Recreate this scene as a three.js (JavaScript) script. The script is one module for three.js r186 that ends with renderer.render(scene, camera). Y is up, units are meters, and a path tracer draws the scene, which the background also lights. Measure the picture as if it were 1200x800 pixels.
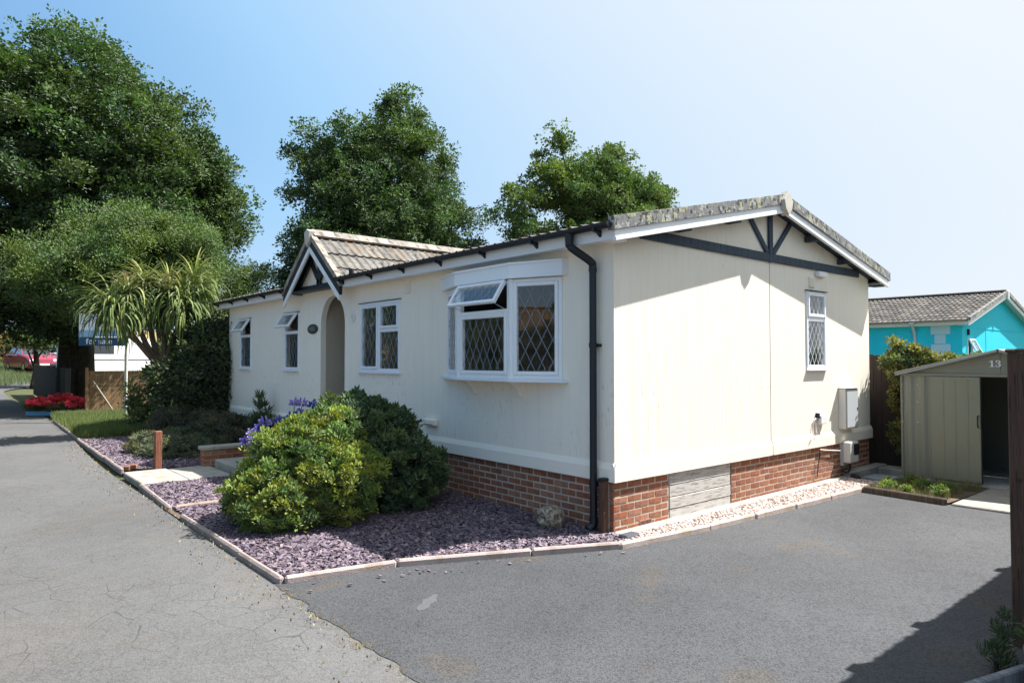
import * as THREE from 'three';
import { mergeGeometries } from 'three/addons/utils/BufferGeometryUtils.js';
import { FontLoader } from 'three/addons/loaders/FontLoader.js';
import { TextGeometry } from 'three/addons/geometries/TextGeometry.js';

// ---------------------------------------------------------------- camera, sky, sun, exposure
const scene = new THREE.Scene();
const camera = new THREE.PerspectiveCamera(53.44, 1024 / 682, 0.1, 3000);
camera.position.set(-5.208, 1.7728, 4.5568);
{ const yaw = 0.7026, p = 0.0268;
  camera.lookAt(camera.position.x + Math.sin(yaw) * Math.cos(p), camera.position.y + Math.sin(p), camera.position.z - Math.cos(yaw) * Math.cos(p)); }
const EXPOSURE = 2.5;
const SUN = new THREE.Vector3(0.61, 1, 0.285).normalize();
const renderer = new THREE.WebGLRenderer({ antialias: true });
renderer.toneMapping = THREE.LinearToneMapping;
renderer.toneMappingExposure = EXPOSURE;
renderer.shadowMap.enabled = true;
{ const w = 1024, h = 512, d = new Float32Array(w * h * 4);
  const deep = [0.01, 0.19, 0.60], mid = [0.40, 0.68, 0.99], pale = [0.86, 0.93, 1.0];
  for (let j = 0; j < h; j++) for (let i = 0; i < w; i++) {
    const el = ((j + .5) / h - .5) * Math.PI, az = ((i + .5) / w - .5) * 2 * Math.PI;
    const x = Math.cos(el) * Math.cos(az), y = Math.sin(el), z = Math.cos(el) * Math.sin(az);
    const g = Math.acos(Math.min(1, x * SUN.x + y * SUN.y + z * SUN.z)) * 180 / Math.PI;
    let wht = 1.75 * Math.exp(-Math.pow(g / 60.5, 3.0)) + .8 * Math.pow(Math.min(0, Math.cos(g * Math.PI / 180)), 2) + 0.85 * Math.exp(-Math.max(0, el) * 180 / Math.PI / 9.5);
    wht = 1 - Math.exp(-1.35 * wht);
    const glow = 1 + 0.5 * Math.exp(-Math.pow(g / 22, 2));
    const k = (j * w + i) * 4;
    for (let c = 0; c < 3; c++) d[k + c] = (el < 0 ? 0.25 : 1) * (wht < .4 ? deep[c] + (mid[c] - deep[c]) * wht / .4 : mid[c] + (pale[c] - mid[c]) * Math.min(1, (wht - .4) / .42)) * glow / EXPOSURE;
    d[k + 3] = 1;
  }
  const t = new THREE.DataTexture(d, w, h, THREE.RGBAFormat, THREE.FloatType);
  t.mapping = THREE.EquirectangularReflectionMapping; t.magFilter = THREE.LinearFilter; t.minFilter = THREE.LinearFilter; t.needsUpdate = true;
  scene.background = t; scene.environment = t; }
const sun = new THREE.DirectionalLight(new THREE.Color(1, 0.98, 0.95), 5);
sun.position.copy(SUN).multiplyScalar(60); sun.castShadow = true;
sun.shadow.mapSize.set(4096, 4096);
Object.assign(sun.shadow.camera, { left: -45, right: 45, top: 45, bottom: -45, near: 1, far: 200 });
scene.add(sun, sun.target);

// ---------------------------------------------------------------- helpers
function rngOf(seed) { let a = seed >>> 0; return () => { a = (a + 0x6D2B79F5) | 0; let t = Math.imul(a ^ (a >>> 15), 1 | a); t = (t + Math.imul(t ^ (t >>> 7), 61 | t)) ^ t; return ((t ^ (t >>> 14)) >>> 0) / 4294967296; }; }
const rnd = rngOf(7);
const R = (a, b, r = rnd) => a + (b - a) * r();
const lin = (r, g, b) => new THREE.Color().setRGB(r, g, b);
const used = {};
function numbered(n) { used[n] = (used[n] ?? -1) + 1; return used[n] ? n + '_' + String(used[n]).padStart(3, '0') : n; }
function shade(o) { o.castShadow = true; o.receiveShadow = true; return o; }
function mesh(name, geo, mat, parent, label) {
  const m = shade(new THREE.Mesh(geo, mat)); m.name = name; parent.add(m);
  if (label) m.userData.label = label; return m;
}
function part(name, parent) { const g = new THREE.Group(); g.name = name; parent.add(g); return g; }
function thing(name, label, category, pos = [0, 0, 0], group) {
  const g = new THREE.Group(); g.name = numbered(name); g.position.set(...pos); scene.add(g);
  g.userData = { label, category }; if (group) g.userData.group = group; return g;
}
function single(name, geo, mat, label, category, group) {
  const m = mesh(numbered(name), geo, mat, scene); m.userData = { label, category }; if (group) m.userData.group = group; return m;
}
function structure(name, geo, mat) { const m = mesh(numbered(name), geo, mat, scene); m.userData.kind = 'structure'; return m; }
function stuff(o) { o.userData.kind = 'stuff'; return o; }
// box-projected uv in metres
function metricUV(g, ox = 0, oy = 0) {
  const p = g.attributes.position, n = g.attributes.normal, uv = new Float32Array(p.count * 2);
  for (let i = 0; i < p.count; i++) {
    const ax = Math.abs(n.getX(i)), ay = Math.abs(n.getY(i)), az = Math.abs(n.getZ(i));
    let u, v; if (ax >= ay && ax >= az) { u = p.getZ(i); v = p.getY(i); } else if (az >= ay) { u = p.getX(i); v = p.getY(i); } else { u = p.getX(i); v = p.getZ(i); }
    uv[2 * i] = u + ox; uv[2 * i + 1] = v + oy;
  }
  g.setAttribute('uv', new THREE.BufferAttribute(uv, 2)); return g;
}
// chamfered box centred on the origin, 44 triangles
function cbox(w, h, d, c = 0.006) {
  c = Math.min(c, w / 2.2, h / 2.2, d / 2.2);
  const X = w / 2, Y = h / 2, Z = d / 2, pos = [];
  const P = (sx, sy, sz, k) => [sx * (k === 0 ? X : X - c), sy * (k === 1 ? Y : Y - c), sz * (k === 2 ? Z : Z - c)];
  const quad = (a, b, cc, e) => {
    const n = new THREE.Vector3().crossVectors(new THREE.Vector3(b[0] - a[0], b[1] - a[1], b[2] - a[2]), new THREE.Vector3(cc[0] - a[0], cc[1] - a[1], cc[2] - a[2]));
    const out = n.x * (a[0] + cc[0]) + n.y * (a[1] + cc[1]) + n.z * (a[2] + cc[2]) > 0;
    if (e) out ? pos.push(...a, ...b, ...cc, ...a, ...cc, ...e) : pos.push(...a, ...cc, ...b, ...a, ...e, ...cc);
    else out ? pos.push(...a, ...b, ...cc) : pos.push(...a, ...cc, ...b);
  };
  for (const s of [-1, 1]) {
    quad(P(s, -1, -1, 0), P(s, 1, -1, 0), P(s, 1, 1, 0), P(s, -1, 1, 0));
    quad(P(-1, s, -1, 1), P(1, s, -1, 1), P(1, s, 1, 1), P(-1, s, 1, 1));
    quad(P(-1, -1, s, 2), P(1, -1, s, 2), P(1, 1, s, 2), P(-1, 1, s, 2));
    for (const t of [-1, 1]) {
      quad(P(s, t, -1, 0), P(s, t, 1, 0), P(s, t, 1, 1), P(s, t, -1, 1));
      quad(P(s, -1, t, 0), P(s, 1, t, 0), P(s, 1, t, 2), P(s, -1, t, 2));
      quad(P(-1, s, t, 1), P(1, s, t, 1), P(1, s, t, 2), P(-1, s, t, 2));
      for (const q of [-1, 1]) quad(P(s, t, q, 0), P(s, t, q, 1), P(s, t, q, 2));
    }
  }
  const g = new THREE.BufferGeometry();
  g.setAttribute('position', new THREE.Float32BufferAttribute(pos, 3)); g.computeVertexNormals();
  return metricUV(g);
}
// chamfered box between two corners
function bx(x0, x1, y0, y1, z0, z1, c = 0.005) {
  const g = cbox(x1 - x0, y1 - y0, z1 - z0, c); g.translate((x0 + x1) / 2, (y0 + y1) / 2, (z0 + z1) / 2); return metricUV(g);
}
const merge = a => mergeGeometries(a.map(g => { g = g.index ? g.toNonIndexed() : g; for (const k of Object.keys(g.attributes)) if (!['position', 'normal', 'uv'].includes(k)) g.deleteAttribute(k); return g; }));
// bar with rectangular section from a to b
function bar(a, b, w, d, c = 0.004, up = [0, 1, 0]) {
  const A = new THREE.Vector3(...a), B = new THREE.Vector3(...b), g = cbox(w, A.distanceTo(B), d, c);
  const Y = B.clone().sub(A).normalize(); let Zv = new THREE.Vector3(...up); if (Math.abs(Zv.dot(Y)) > .99) Zv.set(0, 0, 1);
  const X = new THREE.Vector3().crossVectors(Y, Zv).normalize(); Zv.crossVectors(X, Y);
  g.applyMatrix4(new THREE.Matrix4().makeBasis(X, Y, Zv).setPosition(A.add(B).multiplyScalar(.5))); return g;
}
function tube(pts, rad, seg = 8, caps = true) {
  const C = new THREE.CatmullRomCurve3(pts.map(p => new THREE.Vector3(...p))), n = Math.max(2, (pts.length - 1) * 4);
  const fr = C.computeFrenetFrames(n, false), pos = [], uv = [], idx = []; let len = 0, prev = null;
  for (let i = 0; i <= n; i++) {
    const t = i / n, p = C.getPointAt(t), k = t * (rad.length - 1), a = Math.min(rad.length - 2, Math.floor(k)), r = rad[a] + (rad[a + 1] - rad[a]) * (k - a);
    if (prev) len += p.distanceTo(prev); prev = p;
    for (let j = 0; j <= seg; j++) { const th = j / seg * 2 * Math.PI, q = p.clone().addScaledVector(fr.normals[i], Math.cos(th) * r).addScaledVector(fr.binormals[i], Math.sin(th) * r); pos.push(q.x, q.y, q.z); uv.push(j / seg * 2 * Math.PI * rad[0], len); }
  }
  for (let i = 0; i < n; i++) for (let j = 0; j < seg; j++) { const a = i * (seg + 1) + j, b = a + seg + 1; idx.push(a, a + 1, b, b, a + 1, b + 1); }
  if (caps) for (const i of [0, n]) { const base = pos.length / 3, p = C.getPointAt(i / n); pos.push(p.x, p.y, p.z); uv.push(0, 0); for (let j = 0; j < seg; j++) { const a = i * (seg + 1) + j; i ? idx.push(base, a, a + 1) : idx.push(base, a + 1, a); } }
  const g = new THREE.BufferGeometry(); g.setAttribute('position', new THREE.Float32BufferAttribute(pos, 3)); g.setAttribute('uv', new THREE.Float32BufferAttribute(uv, 2)); g.setIndex(idx); g.computeVertexNormals(); return g;
}
function poly(pts, holes = []) { const s = new THREE.Shape(pts.map(p => new THREE.Vector2(...p))); for (const h of holes) s.holes.push(h instanceof THREE.Path ? h : new THREE.Path(h.map(p => new THREE.Vector2(...p)))); return s; }
const rect = (a, b, c, d) => [[a, c], [b, c], [b, d], [a, d]];
function extr(shape, depth, bevel = 0, seg = 12) { return new THREE.ExtrudeGeometry(shape, { depth, bevelEnabled: bevel > 0, bevelSize: bevel, bevelThickness: bevel, bevelSegments: 1, curveSegments: seg }); }
// shape in (u = -z, y), extruded towards +x : a sheet in the front wall's plane
const toFront = new THREE.Matrix4().makeBasis(new THREE.Vector3(0, 0, -1), new THREE.Vector3(0, 1, 0), new THREE.Vector3(1, 0, 0));

// ---------------------------------------------------------------- textures
function hash(x, y, s) { let h = Math.imul(x, 374761393) ^ Math.imul(y, 668265263) ^ Math.imul(s, 1274126177); h = Math.imul(h ^ (h >>> 13), 1274126177); return ((h ^ (h >>> 16)) >>> 0) / 4294967296; }
function vn(x, y, px, py, s) {
  const xi = Math.floor(x), yi = Math.floor(y); let fx = x - xi, fy = y - yi; fx = fx * fx * (3 - 2 * fx); fy = fy * fy * (3 - 2 * fy);
  const a = ((xi % px) + px) % px, b = (a + 1) % px, c = ((yi % py) + py) % py, d = (c + 1) % py;
  const p = hash(a, c, s), q = hash(b, c, s), r = hash(a, d, s), t = hash(b, d, s);
  return p + (q - p) * fx + (r - p) * fy + (p - q - r + t) * fx * fy;
}
function fbm(u, v, px, py, oct, s) { let a = .5, t = 0, n = 0; for (let o = 0; o < oct; o++) { t += a * vn(u * px, v * py, px, py, s + o); n += a; a *= .5; px *= 2; py *= 2; } return t / n; }
const s8 = x => Math.round(255 * Math.min(1, Math.max(0, x <= .0031308 ? 12.92 * x : 1.055 * Math.pow(x, 1 / 2.4) - .055)));
function tex(w, h, fn, color = true, mx = 1, my = 1) {
  const d = new Uint8Array(w * h * 4);
  for (let j = 0; j < h; j++) for (let i = 0; i < w; i++) { const c = fn(i / w, j / h, i, j), k = (j * w + i) * 4; if (color) { d[k] = s8(c[0]); d[k + 1] = s8(c[1]); d[k + 2] = s8(c[2]); } else d[k] = d[k + 1] = d[k + 2] = Math.round(255 * Math.min(1, Math.max(0, c))); d[k + 3] = 255; }
  const t = new THREE.DataTexture(d, w, h); t.wrapS = t.wrapT = THREE.RepeatWrapping; t.magFilter = THREE.LinearFilter; t.minFilter = THREE.LinearMipmapLinearFilter; t.generateMipmaps = true;
  if (color) t.colorSpace = THREE.SRGBColorSpace; t.repeat.set(1 / mx, 1 / my); t.needsUpdate = true; return t;
}
const std = (color, roughness = .8, o = {}) => new THREE.MeshStandardMaterial({ color, roughness, side: THREE.DoubleSide, ...o });
const mix = (a, b, t) => a + (b - a) * t, sst = (a, b, x) => { x = Math.min(1, Math.max(0, (x - a) / (b - a))); return x * x * (3 - 2 * x); };
function cells(u, v, n, m, s) { // tileable Voronoi: distance between nearest two
  const x = u * n, y = v * m, xi = Math.floor(x), yi = Math.floor(y); let a = 9, b = 9;
  for (let j = -1; j < 2; j++) for (let i = -1; i < 2; i++) { const cx = xi + i, cy = yi + j, hx = ((cx % n) + n) % n, hy = ((cy % m) + m) % m; const d = Math.hypot(cx + hash(hx, hy, s) - x, cy + hash(hx, hy, s + 9) - y); if (d < a) { b = a; a = d; } else if (d < b) b = d; }
  return b - a;
}
const roadMap = tex(2048, 2048, (u, v, i, j) => {   // 5 m across, 10 m along: worn asphalt, fine map cracking
  const big = fbm(u, v, 4, 8, 4, 11), mid = fbm(u, v, 40, 80, 3, 21), sp = hash(i, j, 5), ag = vn(u * 520, v * 1040, 520, 1040, 31);
  let a = .88 + .24 * (big - .5) + .18 * (mid - .5) + .42 * (ag - .5) + .24 * (sp - .5);
  if (hash(i >> 1, j, 8) > .993) a += .5; if (hash(i >> 1, j, 12) > .988) a -= .35;
  const wu = u + .026 * (fbm(u, v, 10, 20, 3, 41) - .5) * 2, wv = v + .015 * (fbm(u, v, 10, 20, 3, 51) - .5) * 2;
  const m1 = sst(.47, .56, fbm(u, v, 5, 10, 2, 61)), e1 = cells(wu, wv, 19, 38, 71), e2 = cells(wu, wv, 44, 88, 81), m2 = sst(.54, .62, fbm(u, v, 8, 16, 2, 91));
  const w1 = .030 * (.4 + mid), cr = Math.max(m1 * (1 - sst(w1 * .5, w1, e1)), m2 * .8 * (1 - sst(.025, .06, e2)) * .7);
  a *= 1 - .40 * cr * (.45 + 1.1 * fbm(u, v, 14, 28, 2, 111));
  const dust = sst(.55, .7, fbm(u, v, 9, 18, 4, 101));
  return [a * mix(.955, 1, dust), a * mix(.96, .97, dust), a * mix(.98, .94, dust)];
}, true, 5, 10);
const driveMap = tex(2048, 2048, (u, v, i, j) => {   // 4 m square: newer chip asphalt
  const ag = vn(u * 420, v * 420, 420, 420, 131), sp = hash(i, j, 135), mid = fbm(u, v, 24, 24, 4, 137), big = fbm(u, v, 3, 3, 3, 139);
  let a = .84 + .85 * (ag - .5) + .45 * (sp - .5) + .2 * (mid - .5) + .1 * (big - .5);
  const h = hash(i >> 1, j >> 1, 141); if (h > .982) a += .85; else if (h < .03) a -= .45;
  return [a * .97, a * .985, a * 1.02];
}, true, 4, 4);
const gritBump = tex(512, 512, (u, v, i, j) => .6 * vn(u * 170, v * 170, 170, 170, 151) + .4 * hash(i, j, 152), false, 1, 1);
const renderBump = tex(1024, 1024, (u, v) => {       // 1.2 m square: combed render, vertical grooves
  const w = u + .004 * (fbm(u, v, 6, 20, 3, 161) - .5);
  const gr = vn(w * 84, v * 5, 84, 5, 162), st = Math.pow(.5 + .5 * Math.sin(w * 2 * Math.PI * 42), .7), gp = fbm(u, v, 90, 60, 3, 163);
  return .45 * st + .35 * gr + .3 * gp;
}, false, 1.2, 1.2);
const renderMap = tex(1024, 1024, (u, v) => {
  const st = fbm(u, v, 60, 3, 4, 171), b = fbm(u, v, 4, 4, 4, 172), chip = sst(.80, .88, vn(u * 190, v * 34, 190, 34, 173)) * sst(.45, .6, b);
  const a = 1 + .10 * (st - .5) + .07 * (b - .5) - .16 * chip; return [a, a * .995, a * .985];
}, true, 2.4, 2.4);
const concMap = tex(512, 512, (u, v, i, j) => { const a = .88 + .4 * (fbm(u, v, 5, 5, 5, 181) - .5) + .25 * (hash(i, j, 182) - .5), m = sst(.55, .68, fbm(u, v, 7, 7, 4, 183)); return [a * mix(1, .84, m), a * mix(1, .82, m), a * mix(1, .74, m)]; }, true, 1, 1);
const lichenMap = tex(1024, 1024, (u, v, i, j) => {
  let a = .7 + .6 * (fbm(u, v, 24, 24, 4, 191) - .5) + .5 * (hash(i >> 1, j >> 1, 192) - .5), c = [a * .26, a * .26, a * .25];
  const y = sst(.60, .66, fbm(u, v, 9, 9, 4, 193)), p = sst(.62, .69, fbm(u, v, 16, 16, 4, 194)), k = sst(.58, .66, fbm(u, v, 20, 20, 4, 195));
  c = c.map((q, n) => mix(q, [.40, .38, .22][n] * (.8 + .4 * hash(i >> 1, j >> 1, 196)), y * .85)); c = c.map((q, n) => mix(q, [.45, .44, .42][n], p * .6)); return c.map(q => q * (1 - .75 * k));
}, true, .9, .9);
const tileMap = tex(512, 512, (u, v, i, j) => {
  const a = .8 + .7 * (fbm(u, v, 8, 8, 5, 201) - .5) + .25 * (hash(i, j, 202) - .5), o = sst(.6, .7, fbm(u, v, 5, 5, 4, 203)), w = sst(.58, .7, fbm(u, v, 9, 9, 4, 204)), k = sst(.6, .7, fbm(u, v, 12, 12, 4, 205));
  let c = [a * .9, a * .88, a * .85]; c = c.map((q, n) => mix(q, [1.15, .66, .32][n], o * .38)); c = c.map((q, n) => mix(q, [1.3, 1.27, 1.2][n], w * .45)); return c.map(q => q * (1 - .5 * k));
}, true, 1.1, 1.1);
const woodMap = tex(512, 512, (u, v, i, j) => { const g = fbm(u, v, 40, 3, 5, 211), b = fbm(u, v, 6, 2, 3, 212), k = sst(.66, .72, fbm(u, v, 90, 4, 2, 213)); const a = (.75 + .7 * (g - .5) + .5 * (b - .5)) * (1 - .5 * k) + .1 * (hash(i, j, 214) - .5); return [a, a * .97, a * .93]; }, true, .6, .6);
const peelMap = tex(512, 512, (u, v, i, j) => { const g = fbm(u, v, 4, 60, 4, 221), b = .7 * sst(.54, .66, fbm(u, v, 9, 70, 4, 222)); const w = .95 + .2 * (g - .5), d = .55 + .5 * (g - .5); return [mix(w, d * .95, b), mix(w, d * .9, b), mix(w * .99, d * .83, b)]; }, true, .8, .8);
const brickMap = tex(256, 256, (u, v, i, j) => { const a = .85 + .55 * (fbm(u, v, 9, 9, 5, 231) - .5) + .3 * (hash(i, j, 232) - .5), k = sst(.68, .74, fbm(u, v, 14, 20, 3, 233)); return [a * (1 - .5 * k), a * (1 - .5 * k), a * (1 - .45 * k)]; }, true, .37, .37);
const barkMap = tex(512, 512, (u, v, i, j) => { const g = fbm(u, v, 28, 7, 5, 241); const a = .55 + 1.1 * (g - .4); return [a, a * .95, a * .85]; }, true, .9, .9);
const rockMap = tex(256, 256, (u, v, i, j) => { const a = .9 + 1.0 * (fbm(u, v, 6, 6, 5, 261) - .5) + .3 * (hash(i, j, 262) - .5), k = sst(.55, .66, fbm(u, v, 12, 12, 4, 263)); return [a * (1 - .6 * k), a * (1 - .62 * k), a * (1 - .65 * k)]; }, true, .3, .3);
const sheetMap = tex(512, 512, (u, v, i, j) => { const a = .96 + .10 * (fbm(u, v, 5, 3, 4, 251) - .5), r = sst(.70, .76, fbm(u, v, 22, 9, 4, 252)); return [mix(a, 1.1, r * .5), mix(a, .8, r * .5), mix(a, .6, r * .5)]; }, true, 1.4, 1.4);

// ---------------------------------------------------------------- materials
const M = {
  road: std(lin(.104, .101, .097), .93, { map: roadMap, bumpMap: gritBump, bumpScale: .004, vertexColors: true }),
  drive: std(lin(.070, .070, .072), .9, { map: driveMap, bumpMap: gritBump, bumpScale: .006, vertexColors: true }),
  render: std(lin(.90, .815, .69), .9, { map: renderMap, bumpMap: renderBump, bumpScale: .0028 }),
  recess: std(lin(.50, .42, .32), .9, { map: renderMap, bumpMap: renderBump, bumpScale: .003 }),  // darker copy of render: shade inside the doorway is put into the colour
  cream: std(lin(.90, .815, .69), .8, { bumpMap: gritBump, bumpScale: .002 }), inside: std(lin(.35, .33, .30), .9),
  upvc: new THREE.MeshPhysicalMaterial({ color: lin(.82, .83, .85), roughness: .35, clearcoat: .15, clearcoatRoughness: .2, side: 2 }),
  sill: std(lin(.78, .80, .84), .4),
  fascia: std(lin(.80, .80, .80), .45),
  black: std(lin(.010, .012, .016), .5), gutter: std(lin(.006, .010, .016), .45),
  timber: std(lin(.046, .074, .112), .75, { map: woodMap, bumpMap: woodMap, bumpScale: .004 }),
  glass: new THREE.MeshPhysicalMaterial({ color: 0xffffff, roughness: .015, transmission: 1, thickness: 0, ior: 1.52, side: 2 }),
  lead: std(lin(.25, .31, .38), .5),
  conc: std(lin(.44, .415, .37), .92, { map: concMap, bumpMap: gritBump, bumpScale: .003 }),
  kerb: std(lin(.34, .275, .25), .92, { map: concMap, bumpMap: gritBump, bumpScale: .004 }),
  slab: std(lin(.36, .335, .29), .9, { map: concMap, bumpMap: gritBump, bumpScale: .003 }),
  mortar: std(lin(.58, .50, .41), .95, { map: concMap }),
  lichen: std(lin(1, 1, 1), .95, { map: lichenMap, bumpMap: lichenMap, bumpScale: .008 }),
  finial: std(lin(.62, .57, .48), .85, { map: concMap }),
  woodBrown: std(lin(.115, .055, .032), .75, { map: woodMap, bumpMap: woodMap, bumpScale: .003 }),
  woodDark: std(lin(.024, .013, .010), .8, { map: woodMap, bumpMap: woodMap, bumpScale: .003 }),
  woodTan: std(lin(.26, .155, .075), .8, { map: woodMap, bumpMap: woodMap, bumpScale: .003 }),
  postRed: std(lin(.26, .095, .05), .8, { map: woodMap, bumpMap: woodMap, bumpScale: .003 }),
  peel: std(lin(.50, .48, .45), .85, { map: peelMap, bumpMap: peelMap, bumpScale: .003 }),
  box: std(lin(.66, .64, .58), .5), boxGrey: std(lin(.50, .52, .53), .5), grille: std(lin(.30, .20, .12), .8),
  shed: std(lin(.22, .225, .17), .5, { map: sheetMap }), shedRoof: std(lin(.30, .31, .27), .5),
  white: std(lin(.8, .8, .78), .5), blue: std(lin(.005, .58, .76), .75, { map: renderMap, bumpMap: renderBump, bumpScale: .004 }), quoin: std(lin(.40, .62, .74), .8),
  soil: std(lin(.12, .085, .055), 1, { map: concMap }), slateBase: std(lin(.085, .065, .075), 1, { map: concMap }), pebbleBase: std(lin(.34, .26, .21), 1, { map: concMap }),
  bark: std(lin(.075, .058, .042), .95, { map: barkMap, bumpMap: barkMap, bumpScale: .03 }),
  barkPale: std(lin(.22, .17, .12), .95, { map: barkMap, bumpMap: barkMap, bumpScale: .02 }),
  terracotta: std(lin(.36, .13, .06), .85, { map: concMap }), stoneRock: std(lin(.40, .33, .25), .95, { map: rockMap, bumpMap: rockMap, bumpScale: .02 }),
  rubber: std(lin(.02, .02, .02), .8), chrome: std(lin(.6, .6, .62), .25, { metalness: 1 }),
  darkGlass: new THREE.MeshPhysicalMaterial({ color: lin(.02, .025, .03), roughness: .05, clearcoat: 1, side: 2 }),
};
const leafMat = (r, g, b, tr = .35, cc = .09) => new THREE.MeshPhysicalMaterial({ color: lin(r, g, b), roughness: 1, transmission: tr, thickness: 0, clearcoat: cc, clearcoatRoughness: .38, side: 2 });
const brickMats = [[.32, .125, .066], [.355, .15, .08], [.28, .10, .056], [.38, .175, .105], [.30, .13, .08], [.34, .118, .058]].map(c => std(lin(...c), .92, { map: brickMap, bumpMap: brickMap, bumpScale: .004 }));
const tileTan = [[.190, .174, .152], [.165, .152, .136], [.215, .186, .155], [.182, .170, .155]].map(c => std(lin(...c), .9, { map: tileMap }));
const tileGrey = [[.135, .125, .115], [.165, .15, .135], [.115, .105, .10], [.19, .17, .15]].map(c => std(lin(...c), .9, { map: tileMap }));
const tileSlate = [[.090, .083, .076], [.12, .108, .096], [.074, .068, .062], [.15, .134, .118]].map(c => std(lin(...c), .9, { map: tileMap }));
const tileBrown = [[.25, .17, .10], [.22, .15, .09]].map(c => std(lin(...c), .9, { map: tileMap }));

// ---------------------------------------------------------------- terrain, road, drive
const rise = z => { const t = Math.max(0, -z - 33); return t < 6 ? .0054 * t * t : .1944 + .065 * (t - 6); };
const hill = (x, z) => { const t = Math.max(0, -z - 62); return rise(Math.max(z, -58)) + .05 * Math.min(t, 160) * (1 + .15 * Math.sin(x * .02)); };
function sheet(x0, x1, z0, z1, nx, nz, y, col, inside) {
  const pos = [], uv = [], c = [], idx = [];
  for (let j = 0; j <= nz; j++) for (let i = 0; i <= nx; i++) { const x = mix(x0, x1, i / nx), z = mix(z0, z1, j / nz); pos.push(x, y(x, z), z); uv.push(x, z); const q = col(x, z); c.push(...(q.length ? q : [q, q, q])); }
  for (let j = 0; j < nz; j++) for (let i = 0; i < nx; i++) { const a = j * (nx + 1) + i, b = a + nx + 1; if (inside && !inside(mix(x0, x1, (i + .5) / nx), mix(z0, z1, (j + .5) / nz))) continue; idx.push(a, b, a + 1, b, b + 1, a + 1); }
  const g = new THREE.BufferGeometry(); g.setAttribute('position', new THREE.Float32BufferAttribute(pos, 3)); g.setAttribute('uv', new THREE.Float32BufferAttribute(uv, 2)); g.setAttribute('color', new THREE.Float32BufferAttribute(c, 3)); g.setIndex(idx); g.computeVertexNormals(); return g;
}
const wn = (x, y, s) => vn(x, y, 4096, 4096, s), wf = (x, y, s) => .55 * wn(x + 2000, y + 2000, s) + .3 * wn(2 * x + 2000, 2 * y + 2000, s + 1) + .15 * wn(4 * x + 2000, 4 * y + 2000, s + 2);
structure('ground', sheet(-420, 420, -420, 120, 168, 216, (x, z) => -.06 + hill(x, z), (x, z) => { const f = wf(x * .15, z * .15, 3); return [.06 + .04 * f, .07 + .035 * f, .024 + .015 * f]; }), std(0xffffff, 1, { vertexColors: true, bumpMap: gritBump, bumpScale: .02 }));
structure('field', sheet(-200, 120, -330, -64, 64, 54, (x, z) => .15 + hill(x, z), (x, z) => { const f = wf(x * .3, z * .1, 4); return [.20 + .08 * f, .155 + .06 * f, .06 + .03 * f]; }), std(0xffffff, 1, { vertexColors: true, bumpMap: gritBump, bumpScale: .02 }));
const roadEdge = z => (z > -.78 ? -3.04 : mix(-3.13, -2.66, sst(-7, -19, z)));
{ const g = sheet(0, 1, -60, 16, 26, 300, () => 0, () => 1), p = g.attributes.position, uv = g.attributes.uv, c = g.attributes.color;
  for (let i = 0; i < p.count; i++) { const z = p.getZ(i), xr = z > -38 ? roadEdge(z) : mix(-2.66, 12, sst(-38, -52, z)), x = mix(-9.2, xr, p.getX(i)); p.setXYZ(i, x, rise(Math.max(z, -58)), z); uv.setXY(i, x, z);
    const edge = sst(-4.0, -3.35, x) * sst(-7, 1, z), f = wf(x * .8, z * .5, 13), k = (.86 + .32 * f) * (1 + .22 * edge * wf(x * 2.1, z * 2.1, 17)); c.setXYZ(i, k * 1.0, k * .995, k * .985); }
  g.computeVertexNormals(); structure('road', g, M.road); }
const kerbLine = [[-3.10, -.74], [-2.2, -.545], [-1.1, -.045], [-.32, .33], [.93, .465], [4.27, .60]];
const kerbZ = x => { for (let i = 0; i < kerbLine.length - 1; i++) { const [a, b] = kerbLine[i], [c, d] = kerbLine[i + 1]; if (x <= c) return b + (d - b) * (x - a) / (c - a); } return .6; };
{ const g = sheet(0, 1, 0, 1, 150, 200, () => 0, () => 1), p = g.attributes.position, uv = g.attributes.uv, c = g.attributes.color;
  for (let i = 0; i < p.count; i++) { const x = mix(-3.16, 4.26, p.getX(i)), z = mix(kerbZ(x), 12, Math.pow(p.getZ(i), 1.6)); p.setXYZ(i, x + (p.getX(i) < .001 ? .09 * (wf(z * 2.2, 5, 37) - .5) + .05 * (wn(z * 11 + 500, 3, 38) - .5) : 0), .004, z); uv.setXY(i, x, z);
    const f = wf(x * .7, z * .9, 23), r = sst(.68, .78, wf(x * 1.7, z * 2.2, 29)), k = .74 + .52 * f + .10 * (wf(x * 3.1, z * 3.3, 33) - .5); c.setXYZ(i, k * (1 + .18 * r), k * (1 + .05 * r), k * (1 - .1 * r)); }
  g.computeVertexNormals(); structure('driveway', g, M.drive); }
function flat(pts, y, mat, name) { const g = new THREE.ShapeGeometry(poly(pts.map(([x, z]) => [x, -z]))); g.rotateX(-Math.PI / 2); g.translate(0, y, 0); return structure(name, metricUV(g), mat); }
const bedA = [[-3.06, -.76], [-2.2, -.58], [-1.1, -.08], [-.30, .30], [-.02, .30], [-.02, -5.62], [-1.25, -5.62], [-1.25, -4.15], [-3.06, -4.10]];
const bedB = [[-3.06, -4.16], [-1.25, -4.16], [-1.25, -5.94], [-3.04, -5.94]], bedC = [[-2.93, -7.62], [-2.0, -7.3], [-.02, -7.3], [-.02, -12.9], [-2.82, -12.9]];
flat(bedA, .022, M.slateBase, 'gravel_bed'); flat(bedB, .022, M.slateBase, 'gravel_bed'); flat(bedC, .022, M.slateBase, 'gravel_bed');
flat([[-.30, .30], [.93, .44], [4.2, .57], [5.1, .57], [5.1, .10], [-.02, .10]], .02, M.pebbleBase, 'pebble_bed');
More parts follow.
